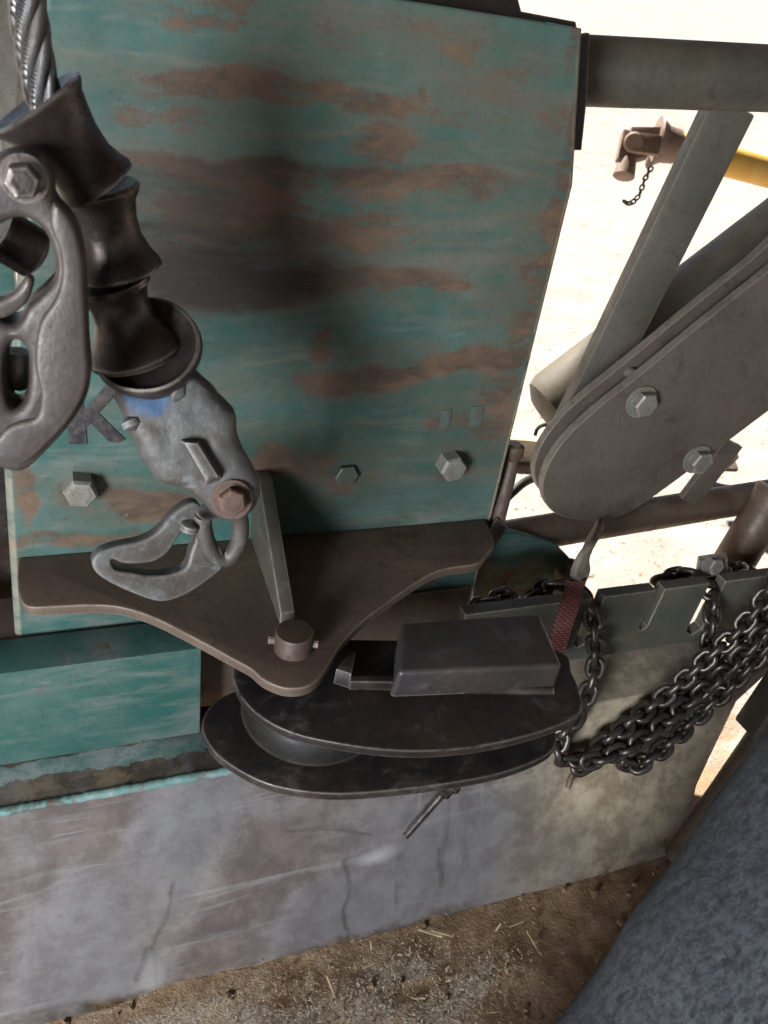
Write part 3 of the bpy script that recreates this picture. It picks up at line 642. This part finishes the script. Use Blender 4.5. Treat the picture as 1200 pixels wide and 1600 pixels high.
# third: bell seated in a wide cup, above the blue-grey end fitting
A, B = Sx(172, 436, -.160), Sx(212, 545, -.160); q = px2m(A, 1)
bell = thing('rope_bell', 'black bell-shaped stop on the rope seated inside a wide cup', 'rope stop', tuple(B), 'choker hooks threaded on the wire rope')
lathe('bell', A, B, [(-.02, 36 * q), (-.02, 52 * q), (.02, 60 * q), (.09, 60 * q), (.17, 52 * q), (.34, 46 * q), (.55, 48 * q), (.75, 60 * q), (.9, 76 * q), (.98, 82 * q), (1.06, 80 * q), (1.10, 70 * q), (1.1, 30 * q)], M['cast'], bell, 48, None, .01)
A, B = Sx(228, 538, -.172), Sx(278, 632, -.126); q = px2m(A, 1) * .93
fit = thing('end_hook_fitting', 'blue-grey cast rope end fitting with wide dark cup, rusty bolt and forged eye', 'rope fitting', tuple(Sx(370, 820)))
lathe('cup', A, B, [(.05, 20 * q), (.05, 70 * q), (.03, 78 * q), (-.01, 86 * q), (.0, 90 * q), (.05, 92 * q), (.10, 88 * q), (.2, 78 * q), (.34, 66 * q), (.36, 30 * q)], M['dark'], fit, 56, None, .01)
A, B = Sx(245, 590, -.158), Sx(366, 785, -.158); q = px2m(A, 1); cs = ax_tmp = (B - A).normalized()
BN = Vector((-.12, -1, .30)).normalized(); BP = at(300, 700, Y=-.192)
def onb(x, y, off=0):
    r = ray(x, y); return CAM + r * ((BP + BN * off - CAM).dot(BN) / r.dot(BN))
bl = catmull([onb(x, y) for x, y in ((174, 612), (205, 594), (250, 582), (288, 574), (318, 596), (346, 626), (371, 652), (372, 686), (390, 722), (408, 760), (404, 795), (378, 818), (345, 818), (318, 794), (292, 770), (258, 762), (233, 744), (210, 704), (190, 658))], 3)
body = plate('body', [bl], BN, .040, M['bodycast'], fit, .0115)
blue_zone(M['bodycast'], onb(232, 612), .0135)
rm_ = body.modifiers.new('r', 'REMESH'); rm_.mode = 'VOXEL'; rm_.voxel_size = .0022; rm_.use_smooth_shade = True
sm_ = body.modifiers.new('s', 'SMOOTH'); sm_.iterations = 4
tx = bpy.data.textures.new('cast_lumps', 'CLOUDS'); tx.noise_scale = .016; dm = body.modifiers.new('d', 'DISPLACE'); dm.texture = tx; dm.strength = .0030; dm.texture_coords = 'GLOBAL'
side_n = cs.cross(Vector((0, -1, 0))).normalized()
if side_n.x < 0: side_n = -side_n
def Bp(x, y, Y): return at(x, y, Y=Y)
FY = -.206
# raised pads and flank ribs of the casting
hexa_obj('raised_pad', [onb(*p, -.004) for p in ((278, 684), (316, 686), (352, 750), (320, 762))] + [onb(*p, .009) for p in ((286, 690), (309, 692), (342, 745), (322, 751))], M['bluecast'], body, .0022)
tube('flank_rib', [onb(268, 606, -.004), onb(300, 628, .001), onb(330, 668, .002), onb(352, 708, .001), onb(372, 742, -.004)], [.001, .006, .0075, .006, .001], M['bluecast'], body, 14, 6)
tube('flank_rib', [onb(200, 650, -.004), onb(222, 695, .000), onb(246, 732, .000), onb(280, 758, -.004)], [.001, .006, .006, .001], M['bluecast'], body, 14, 6)
hex_bolt('bolt', onb(362, 779, -.001), BN, .0155, .008, M['rustbolt'], fit, .9, .013)
# forged eye hanging from the fitting
EY = -.172
def E_(x, y): return at(x, y, Y=EY)
o1 = catmull([E_(*p) for p in ((144, 884), (152, 868), (180, 858), (222, 850), (250, 836), (275, 812), (303, 796), (320, 800), (330, 830), (352, 868), (350, 886), (325, 905), (285, 926), (248, 934), (205, 922), (160, 902))], 5)
i1 = catmull([E_(*p) for p in ((176, 876), (196, 882), (236, 880), (262, 868), (284, 842), (304, 822), (312, 838), (300, 866), (290, 888), (262, 897), (232, 898), (205, 894), (180, 890))][::-1], 5)
EYE = plate('forged_eye', [o1, i1], (.05, -1, .3), .015, M['bluecast'], fit, .0022)
tube('eye_web', [at(300, 812, Y=-.185), at(292, 842, Y=-.186), at(296, 868, Y=-.186), at(306, 886, Y=-.184)], [.001, .0065, .0065, .001], M['bluecast'], EYE, 12, 4)
lk = catmull([at(x, y, Y=-.165) for x, y in ((318, 806), (322, 842), (335, 868), (356, 872), (372, 850), (376, 818), (366, 800), (340, 795))], 5)
lk.append(lk[0]); tube('shackle_ring', lk, .0062, M['bluecast'], fit, 12)

# ------------------------------------------------------------------ chains
WR, PITCH, HW = .0042, .0165, .0084
def link_mesh():
    pts = []; hl = PITCH / 2 + WR - HW
    for k in range(9): a = -math.pi / 2 + math.pi * k / 8; pts.append(Vector((hl + HW * math.cos(a), HW * math.sin(a), 0)))
    for k in range(9): a = math.pi / 2 + math.pi * k / 8; pts.append(Vector((-hl + HW * math.cos(a), HW * math.sin(a), 0)))
    bm = bmesh.new(); rings = []; m = len(pts)
    for i, p in enumerate(pts):
        t = (pts[(i + 1) % m] - pts[i - 1]).normalized(); n = Vector((t.y, -t.x, 0))
        rings.append([bm.verts.new(p + n * math.cos(a) * WR + Vector((0, 0, 1)) * math.sin(a) * WR) for a in [2 * math.pi * k / 8 for k in range(8)]])
    for i in range(m):
        a, b = rings[i], rings[(i + 1) % m]
        for k in range(8): bm.faces.new((a[k], a[(k + 1) % 8], b[(k + 1) % 8], b[k]))
    bmesh.ops.recalc_face_normals(bm, faces=bm.faces)
    me = bpy.data.meshes.new('link'); bm.to_mesh(me); bm.free(); me.materials.append(M['chain'])
    me.polygons.foreach_set('use_smooth', [True] * len(me.polygons)); return me
LINK = link_mesh()
def chain(label, pts, roll=.5, name='chain'):
    path = catmull(pts, 24, False); S = [0]
    for a, b in zip(path, path[1:]): S.append(S[-1] + (b - a).length)
    t = thing(name, label, 'chain', tuple(min(path, key=lambda p: p.z)), 'chains hung in the slotted rack')
    base = WP[t.name]; n = int(S[-1] / PITCH); T, N = frames(path)
    for i in range(n + 1):
        s_ = i * PITCH; j = min(max(np.searchsorted(S, s_), 1), len(path) - 1); f = (s_ - S[j - 1]) / max(S[j] - S[j - 1], 1e-9)
        p = path[j - 1].lerp(path[j], f); j2 = min(j + 3, len(path) - 1); j1 = max(j - 4, 0)
        tx_ = (path[j2] - path[j1]).normalized()
        zr = Vector((0, -1, .35)); zr = (zr - tx_ * zr.dot(tx_)).normalized()
        zr = Quaternion(tx_, roll + (math.pi / 2 if i % 2 else 0) + random.uniform(-.16, .16)) @ zr
        yr = zr.cross(tx_)
        m = Matrix(((tx_.x, yr.x, zr.x, p.x - base.x), (tx_.y, yr.y, zr.y, p.y - base.y), (tx_.z, yr.z, zr.z, p.z - base.z), (0, 0, 0, 1)))
        o = bpy.data.objects.new('link', LINK); COL.objects.link(o); o.parent = t; o.matrix_basis = m
    return t
CY = -.125
c_ = lambda l: [at(x, y, Y=Y) if abs(Y) < .5 else (lambda p: at(x, y, Y=p.y - (Y - 1)))(on_blade(x, y)) for x, y, Y in l]   # Y above 1: that far in front of the butt plate
chain('steel chain hanging from the slot nearest the pulley block and sweeping up to the right', c_([(835, 925, -.005), (860, 915, -.02), (890, 918, -.03), (912, 935, -.045), (925, 962, -.068), (930, 1000, -.085), (931, 1040, -.092), (918, 1085, -.105), (896, 1125, -.122), (874, 1160, 1.016), (880, 1188, 1.017), (915, 1180, 1.018), (965, 1144, 1.02), (1035, 1090, 1.02), (1095, 1038, -.130), (1150, 988, -.132), (1190, 940, -.13), (1225, 890, -.125)]), .75)
chain('steel chain dropping from the right-hand slot into the hanging bundle', c_([(1035, 905, -.01), (1065, 898, -.02), (1095, 905, -.04), (1110, 930, -.062), (1112, 965, -.086), (1106, 1010, -.10), (1095, 1050, -.118), (1062, 1082, 1.017), (1010, 1128, 1.016), (960, 1166, 1.015), (915, 1194, 1.014), (892, 1204, 1.013)]), .4)
chain('doubled steel chain forming the lower two strands of the hanging bundle', c_([(1240, 890, -.125), (1215, 930, -.13), (1180, 985, -.13), (1130, 1038, -.131), (1070, 1094, 1.02), (1010, 1146, 1.016), (980, 1170, 1.014), (974, 1190, 1.015), (990, 1197, 1.016), (1018, 1183, 1.02), (1055, 1152, 1.022), (1108, 1103, 1.026), (1160, 1052, -.145), (1205, 1000, -.142), (1245, 940, -.14)]), .75)
chain('short steel chain lying across the middle of the hanging bundle', c_([(1250, 925, -.14), (1200, 975, -.145), (1150, 1030, -.147), (1090, 1085, 1.032), (1030, 1135, 1.030), (985, 1166, 1.028), (940, 1184, 1.026), (905, 1194, 1.022)]), .3)
chain('short heap of chain behind the rack above the pulley block', c_([(735, 975, 0), (752, 945, -.02), (772, 938, -.03), (792, 932, -.03), (800, 950, -.02), (790, 985, .005)]), .75)
chain('heap of chain links lying along the top of the rack on the right', c_([(1030, 925, .0), (1050, 905, -.01), (1085, 900, -.015), (1125, 893, -.02), (1160, 890, -.015), (1190, 910, .0)]), 1.0)

# ------------------------------------------------------------------ braided strap
s = NT('red_braided_webbing'); br = s.new('ShaderNodeTexBrick'); br.inputs['Scale'].default_value = 1
uvn = s.new('ShaderNodeAttribute'); uvn.attribute_name = 'suv'; mp = s.new('ShaderNodeMapping'); mp.inputs['Scale'].default_value = (1.6, 10, 1); s.L(uvn.outputs['Vector'], mp.inputs[0])
s.L(mp.outputs[0], br.inputs[0]); br.inputs['Color1'].default_value = (.30, .075, .055, 1); br.inputs['Color2'].default_value = (.38, .11, .075, 1); br.inputs['Mortar'].default_value = (.05, .03, .03, 1); br.inputs['Mortar Size'].default_value = .07
s.L(br.outputs['Color'], s.b.inputs['Base Color']); s.bump(br.outputs['Fac'], -.6, .002); s.b.inputs['Roughness'].default_value = .85; M['strap'] = s.m
s = NT('strap_sleeve'); M['sleeve'] = s.put(s.mix(s.rng(s.noise(60), .4, .6), (.17, .14, .11), (.25, .21, .17)), .85)
stp = thing('braided_strap', 'red braided strap hanging in front of the rack beside the pulley housing', 'strap', tuple(at(865, 1030, Y=-.095)))
def ribbon(name, pts, wds, thk, mat, parent):
    P = catmull(pts, 8, False); W = np.interp(np.linspace(0, 1, len(P)), np.linspace(0, 1, len(wds)), wds); bm = bmesh.new(); rings = []
    for i, p in enumerate(P):
        t = (P[min(i + 1, len(P) - 1)] - P[max(i - 1, 0)]).normalized(); v = (p - CAM).normalized(); sd_ = t.cross(Vector((0, 1, 0))).normalized(); nn = sd_.cross(t)
        rings.append([bm.verts.new(p + sd_ * W[i] / 2 * a + nn * thk / 2 * b) for a, b in ((-1, -.4), (-.9, -1), (-.3, -1.0), (.3, -1.0), (.9, -1), (1, -.4), (1, .4), (.9, 1), (-.9, 1), (-1, .4))])
    uv = []
    for a, b in zip(rings, rings[1:]):
        for k in range(10): bm.faces.new((a[k], a[(k + 1) % 10], b[(k + 1) % 10], b[k]))
    bm.faces.new(rings[0][::-1]); bm.faces.new(rings[-1])
    o = bm_obj(name, bm, mat, parent); me = o.data
    at_ = me.attributes.new('suv', 'FLOAT_VECTOR', 'POINT'); vals = []
    for i in range(len(P)):
        for k, a in enumerate((-1, -.9, -.3, .3, .9, 1, 1, .9, -.9, -1)): vals += [a * .5 + .5, i / (len(P) - 1), 0]
    at_.data.foreach_set('vector', vals); return o
ribbon('webbing', [at(902, 905, Y=-.088), at(890, 945, Y=-.090), at(876, 990, Y=-.094), at(860, 1050, Y=-.1)], [.022, .025, .025, .022], .006, M['strap'], stp)
ribbon('sleeve', [at(944, 792, Y=.055), at(934, 822, Y=.02), at(919, 860, Y=-.06), at(901, 908, Y=-.0885)], [.022, .025, .026, .025], .008, M['sleeve'], stp)

# ------------------------------------------------------------------ folded arm with twin plates behind the rack
arm = thing('twin_plate_arm', 'dusty brown folded arm of two rounded plates bolted together on the right', 'arm', tuple(at(900, 815, Y=.02)))
def plate_out(Y): return lambda l: [at(x, y, Y=Y) for x, y in l]
fr = [(1400, 238), (1330, 300), (1265, 362), (1200, 424), (1145, 468), (1090, 512), (1000, 586), (930, 642), (884, 686), (857, 727), (848, 765), (860, 796), (892, 811), (945, 813), (985, 799), (1040, 763), (1120, 703), (1225, 624), (1330, 545), (1400, 490)]
FYA = .020
fr = [tuple(p[:2]) for p in catmull([(x, y, 0) for x, y in fr], 5)]
PL1 = plate('arm_plate', [plate_out(FYA)(fr)], (0, -1, 0), .011, M['arm'], arm, .0012)
DV = Vector((0, .030, 0))
loop2 = [p + DV + Vector((.004, 0, .004)) for p in plate_out(FYA)(fr)]
PL2 = plate('arm_plate', [loop2], (0, -1, 0), .011, M['arm'], arm, .0012)
M['cutedge'] = metal('flame_cut_edge', (.125, .100, .078), (.175, .145, .115), (.085, .064, .048), (.4, .35, .3), 30, .15, .45, .7, 0, .5, 240)
for o_ in (PL1, PL2): pale_rim(o_, (0, -1, 0), M['cutedge'])
for q in ((1001, 627), (1088, 717)):
    p = at(*q, Y=FYA); hex_bolt('bolt', p, (0, -1, 0), .026, .011, M['bolt'], arm, .3, .019)
    tube('spacer', [p + Vector((0, .004, 0)), p + Vector((0, .031, 0))], .011, M['rusttube'], arm, 18)
p = at(968, 570, Y=FYA + .05); tube('bolt_end', [p, p + Vector((0, -.03, 0))], .007, M['bolt'], arm, 14)
bar('flat_link', at(1145, 690, Y=.075), at(1075, 782, Y=.075), (1, 0, .4), .036, .010, M['arm'], arm, .002)
# beam of the arm behind the plates
A = at(868, 640, Y=.26); B = at(1430, 215, Y=.26); rb0 = px2m(A, 62)
lathe('arm_beam', A, B, [(-.035, .15 * rb0), (-.03, .6 * rb0), (-.012, .92 * rb0), (.01, rb0), (1, rb0), (1.01, .9 * rb0)], M['tube'], arm, 40)

# ------------------------------------------------------------------ drive shaft in the sunny background
ptoB = thing('drive_shaft', 'rusty universal joint of a drive shaft with yellow guard tube in the sunny background', 'drive shaft', tuple(at(1040, 235, d=1.9)))
DP = 1.9
def Q(x, y, d=DP): return at(x, y, d=d)
k1 = px2m(Q(1000, 240), 1)
lathe('guard_bell', Q(1022, 222), Q(1070, 232), [(0, 5 * k1), (0, 38 * k1), (.06, 40 * k1), (.12, 34 * k1), (.35, 27 * k1), (.75, 25 * k1), (.8, 19 * k1), (1.1, 18 * k1), (1.12, 4 * k1)], M['pto'], ptoB, 32)
bar('yoke_arm', Q(1032, 208, DP - .03), Q(985, 208, DP - .03), cam_u, 16 * k1, 10 * k1, M['pto'], ptoB, .003)
bar('yoke_arm', Q(1030, 228, DP - .05), Q(990, 223, DP - .05), cam_u, 30 * k1, 9 * k1, M['pto'], ptoB, .003)
lathe('cross_cup', Q(990, 222, DP - .06), Q(990, 222, DP + .04), [(0, 12 * k1), (.05, 15 * k1), (.95, 15 * k1), (1, 12 * k1)], M['pto'], ptoB, 20)
bar('fork_arm', Q(980, 207), Q(971, 252), cam_r, 17 * k1, 20 * k1, M['pto'], ptoB, .004)
bar('fork_arm', Q(1010, 240), Q(975, 250), cam_u, 14 * k1, 20 * k1, M['pto'], ptoB, .004)
lathe('fork_hub', Q(981, 248), Q(974, 277), [(0, 10 * k1), (.05, 13 * k1), (.4, 15 * k1), (.95, 17 * k1), (1, 15 * k1)], M['pto'], ptoB, 24)
s = NT('yellow_guard_plastic'); M['yellow'] = s.put(s.mix(s.rng(s.noise(12), .4, .6), (.60, .34, .06), (.66, .40, .10)), .5)
tube('guard_tube', [Q(1062, 230), Q(1150, 256), Q(1420, 330, DP + .25)], 22 * k1, M['yellow'], ptoB, 28)
tc = thing('tether_chain', 'thin tether chain dangling below the drive shaft guard', 'chain', tuple(Q(985, 318)))
tp = catmull([Q(1018, 262), Q(1010, 275), Q(1004, 290), Q(998, 306), Q(985, 318), Q(974, 314)], 8, False)
for i in range(0, len(tp) - 3, 4):
    m_ = (tp[i] + tp[i + 3]) / 2; t_ = (tp[i + 3] - tp[i]).normalized(); z_ = Quaternion(t_, i * .4) @ t_.orthogonal().normalized(); y_ = z_.cross(t_); b_ = WP[tc.name]
    o = bpy.data.objects.new('link', LINK); COL.objects.link(o); o.parent = tc; sc_ = .55
    o.matrix_basis = Matrix(((t_.x * sc_, y_.x * sc_, z_.x * sc_, m_.x - b_.x), (t_.y * sc_, y_.y * sc_, z_.y * sc_, m_.y - b_.y), (t_.z * sc_, y_.z * sc_, z_.z * sc_, m_.z - b_.z), (0, 0, 0, 1)))

# ------------------------------------------------------------------ small things behind and below
s = NT('pale_timber'); M['timber'] = s.put(s.mix(s.rng(s.noise(14, 6, .6, s.coord((1, 8, 8))), .4, .6), (.36, .31, .22), (.45, .40, .30)), .85)
tag(bar('timber', at(780, 690, Z=FLOOR + .03), at(900, 700, Z=FLOOR + .03), (0, 0, 1), .06, .08, M['timber'], None, .004), 'pale square timber lying on the sunny floor behind the panel', 'timber')
s = NT('black_rubber'); M['rubber'] = s.put((.02, .02, .02), .6)
tag(tube('hose', [at(770, 800, Y=.12), at(800, 770, Y=.13), at(822, 752, Y=.14), at(850, 742, Y=.16)], .006, M['rubber'], None, 12, 6), 'black hose passing behind the latch rod', 'hose')
tag(tube('cable', [at(836, 680, Y=.3), at(840, 670, Y=.3), at(850, 664, Y=.3), at(870, 663, Y=.31)], .003, M['rubber'], None, 8, 6), 'thin black cable curling out below the olive beam', 'cable')
br_ = thing('steel_bracket', 'small angled steel bracket lying on the sunny floor right of the arm', 'bracket', tuple(at(1130, 725, Z=FLOOR)))
d0 = dep(at(1130, 720, Z=FLOOR + .05))
bar('bracket_plate', at(1108, 745, d=d0 - .05), at(1150, 705, d=d0 - .05), (0, 0, 1), .05, .012, M['rusttube'], br_, .002)
bar('bracket_plate', at(1100, 720, d=d0), at(1148, 722, d=d0), (0, 1, .2), .06, .012, M['arm'], br_, .002)
rs1 = thing('clamp_block', 'grey bolted clamp on top of the rack beside the rusty post', 'clamp', tuple(at(1110, 890, Y=.0)))
hexa_obj('clamp_body', [at(*q, Y=.005) for q in ((1085, 905), (1140, 898), (1135, 862), (1090, 868))] + [at(*q, Y=-.03) for q in ((1085, 905), (1140, 898), (1135, 872), (1092, 876))], M['bolt'], rs1, .003)
hex_bolt('bolt', at(1110, 882, Y=-.031), (0, -1, .3), .02, .01, M['bolt'], rs1, .2, .014)
# pins and wire ends hanging in front of the butt plate
pn = thing('loose_pin', 'thin steel pin with a knotted head sticking out under the pulley block', 'pin', tuple(on_blade(632, 1308)))
a_ = at(692, 1240, d=dep(on_blade(690, 1245)) - .035); b_ = at(634, 1306, d=dep(on_blade(632, 1308)) - .012)
tube('shaft', [a_, b_], .0042, M['chain'], pn, 12)
lathe('head', a_ + (a_ - b_).normalized() * -.004, at(716, 1224, d=dep(a_)), [(0, .004), (.2, .0075), (.5, .006), (.7, .0085), (.95, .007), (1, .004)], M['chain'], pn, 16)
tag(tube('bent_rod', [on_blade(886, 1198) + Vector((0, -.012, 0)), on_blade(868, 1230) + Vector((0, -.020, 0)), on_blade(858, 1256) + Vector((0, -.018, 0)), on_blade(852, 1284) + Vector((0, -.005, 0))], [.0035, .0042, .0042, .003], M['rusttube'], None, 10, 6), 'thin bent steel rod below the chain, touching the butt plate', 'rod')

# ------------------------------------------------------------------ left edge: green frame strip and rail behind the hook
tag(box('green_upright', tuple(at(-6, 600, Y=.18) + Vector((-.03, 0, -.5))), tuple(at(16, 380, Y=.18) + Vector((0, .03, .5))), M['green'], None, .003), 'green upright behind the choker hook at the left edge', 'upright')

# ------------------------------------------------------------------ rusty bar with cap, and the bystander's leg
rb = thing('rusty_bar', 'rusty round bar with a grey square cap beside the trouser leg', 'bar', tuple(at(1075, 1330, Z=FLOOR)))
ra, rb_ = at(1060, 1345, Z=FLOOR + .01), at(1215, 1120, Y=-.16)
tube('shaft', [ra, rb_], .020, M['rusttube'], rb, 24)
dv_ = (rb_ - ra).normalized()
bar('cap', rb_ - dv_ * .035, rb_ + dv_ * .06, cam_r, .062, .055, M['tube'], rb, .005)

s = NT('heather_blue_grey_fabric')
tc_ = s.coord(); f1 = s.noise(230, 5, .85, s.coord((1, 1, .45))); f2 = s.noise(55, 6, .75); f3 = s.noise(900, 2, .8)
c = s.mix(s.rng(f1, .40, .60), (.012, .013, .0145), (.054, .057, .061)); c = s.mix(s.math('MULTIPLY', s.rng(f2, .35, .7), .5), c, (.028, .032, .037)); c = s.mix(s.math('MULTIPLY', s.rng(f3, .5, .75), .4), c, (.085, .092, .10))
s.b.inputs['Sheen Weight'].default_value = .04; s.b.inputs['Sheen Roughness'].default_value = .6
s.bump(s.math('ADD', f1, s.math('MULTIPLY', f2, .6)), .6, .003); M['fabric'] = s.put(c, .95, 0, .1)
def leg():
    LD = .40
    t = thing('person', 'person standing at the right in heathered blue-grey trousers, one leg visible', 'person', tuple(at(1000, 1900, d=.75)))
    r0 = .085
    # axis of the trouser leg: parallel to the visible left edge, one radius to its right
    def axp(x, y, d, r):
        p = at(x, y, d=d); return p + (cam_r * .80 + cam_u * -.60) * r
    e = [(1355, 1000, .40, .098), (1225, 1170, .405, .094), (1117, 1312, .42, .088), (1010, 1455, .44, .083), (895, 1608, .47, .078)]
    pts = [axp(*q) for q in e]; rad = [q[3] for q in e]
    dirn = (pts[-1] - pts[-2]).normalized()
    last = pts[-1]; foot = last + dirn * ((FLOOR + .08 - last.z) / dirn.z)
    pts += [last.lerp(foot, .3), last.lerp(foot, .65), foot]; rad += [.074, .066, .060]
    P = catmull(pts, 10, False); Rr = np.interp(np.linspace(0, 1, len(P)), np.linspace(0, 1, len(rad)), rad)
    bm = bmesh.new(); T, N = frames(P); seg = 64; rings = []
    for i, (p, tt, n, r) in enumerate(zip(P, T, N, Rr)):
        b = tt.cross(n); ring = []
        for k in range(seg):
            a = 2 * math.pi * k / seg
            w1 = .010 * math.sin(2 * a + i * .21) + .012 * math.sin(3 * a - i * .35 + 1) + .008 * math.sin(a * 5 + i * .6)
            ring.append(bm.verts.new(p + (n * math.cos(a) + b * math.sin(a)) * r * (1 + w1)))
        rings.append(ring)
    for a, b in zip(rings, rings[1:]):
        for k in range(seg): bm.faces.new((a[k], a[(k + 1) % seg], b[(k + 1) % seg], b[k]))
    bm.faces.new(rings[0][::-1]); bm.faces.new(rings[-1]); bm_obj('trouser_leg', bm, M['fabric'], t)
    # shoe on the floor
    sh = []; fw = Vector((-.55, .83, 0)).normalized(); sidev = Vector((fw.y, -fw.x, 0)); base = Vector((foot.x, foot.y, FLOOR))
    bm = bmesh.new(); rings = []
    for u_, hw, h in ((-.10, .025, .05), (-.08, .036, .085), (-.02, .040, .10), (.05, .042, .085), (.11, .046, .06), (.16, .042, .045), (.19, .025, .03)):
        c0 = base + fw * u_; rings.append([bm.verts.new(c0 + sidev * hw * math.cos(a) + Vector((0, 0, max(0, h * (.45 + .55 * math.sin(a)) if math.sin(a) > -.6 else 0)))) for a in [2 * math.pi * k / 16 for k in range(16)]])
    for a, b in zip(rings, rings[1:]):
        for k in range(16): bm.faces.new((a[k], a[(k + 1) % 16], b[(k + 1) % 16], b[k]))
    bm.faces.new(rings[0][::-1]); bm.faces.new(rings[-1]); bm_obj('shoe', bm, M['rubber'], t)
leg()

# ------------------------------------------------------------------ wood chips and straw on the floor
def litter(name, label, n, sampler, size, mat, cat):
    bm = bmesh.new()
    for _ in range(n):
        x, y = sampler(); L, W_, H_ = size(); a = random.uniform(0, 6.28); tl = random.uniform(-.35, .35)
        d = Vector((math.cos(a), math.sin(a), tl)).normalized(); s_ = Vector((-math.sin(a), math.cos(a), random.uniform(-.4, .4))).normalized(); u_ = d.cross(s_)
        c0 = Vector((x, y, FLOOR + random.uniform(.003, .009))); v = []
        for k in (-1, 1):
            for m_, o_ in ((-1, -1), (1, -1), (1, 1), (-1, 1)): v.append(c0 + d * L / 2 * k * random.uniform(.8, 1.1) + s_ * W_ / 2 * m_ * random.uniform(.5, 1.2) + u_ * H_ / 2 * o_)
        hexa(bm, v)
    o = bm_obj(name, bm, mat, None, False); o['kind'] = 'stuff'; o['label'] = label; o['category'] = cat; return o
s = NT('wood_chips'); M['chips'] = s.put(s.mix(s.rng(s.noise(120, 3), .35, .65), (.20, .14, .088), (.36, .29, .21)), .9)
s = NT('straw'); M['straw'] = s.put(s.mix(s.rng(s.noise(90, 3), .35, .65), (.30, .20, .10), (.50, .40, .25)), .8)
patch = [(at(x, y, Z=FLOOR), r) for x, y, r in ((640, 1500, .05), (560, 1560, .07), (700, 1560, .06), (520, 1590, .08), (780, 1520, .05), (430, 1590, .06), (640, 1620, .08), (330, 1640, .1))]
def samp():
    p, r = random.choice(patch); return p.x + random.gauss(0, r * .7), p.y + random.gauss(0, r * .35)
litter('wood_chips', 'pale wood chips and sawdust scattered on the floor before the butt plate', 1300, samp, lambda: (random.choice((.0015, .002, .002, .003, .005)) * random.uniform(.7, 1.3), random.uniform(.001, .0025), random.uniform(.0004, .0010)), M['chips'], 'wood chips')
litter('straw', 'bits of straw and bark strewn over the brown floor', 70, lambda: (random.uniform(-.3, .75), random.uniform(-.55, -.19)), lambda: (random.uniform(.010, .035), random.uniform(.001, .0025), .001), M['straw'], 'straw')

# clods of earth
def clods():
    bm = bmesh.new()
    for _ in range(90):
        x = random.uniform(-.35, .75); y = BOT_Y - .004 - abs(random.gauss(0, .12)); r = random.choice((.002, .002, .003, .003, .004, .006)) * random.uniform(.7, 1.2)
        g = bmesh.ops.create_icosphere(bm, subdivisions=1, radius=r, matrix=Matrix.Translation((x, y, FLOOR + r * .25)))
        for v in g['verts']: v.co += Vector((random.uniform(-1, 1), random.uniform(-1, 1), random.uniform(-1, .4))) * r * .35
    s = NT('earth_clods'); m = s.put(s.mix(s.rng(s.noise(60), .4, .6), (.17, .105, .06), (.28, .19, .12)), .95)
    o = bm_obj('earth_clods', bm, m, None, True); o['kind'] = 'stuff'; o['label'] = 'crumbs of brown earth along the foot of the butt plate'; o['category'] = 'earth'
clods()
# grey post far behind at the upper left
tag(bar('grey_post', at(12, -60, d=1.2), at(-8, 260, d=1.25), cam_r, .085, .05, M['bolt'], None, .012, None, 4), 'pale grey rounded post behind the rope in the upper left corner', 'post')
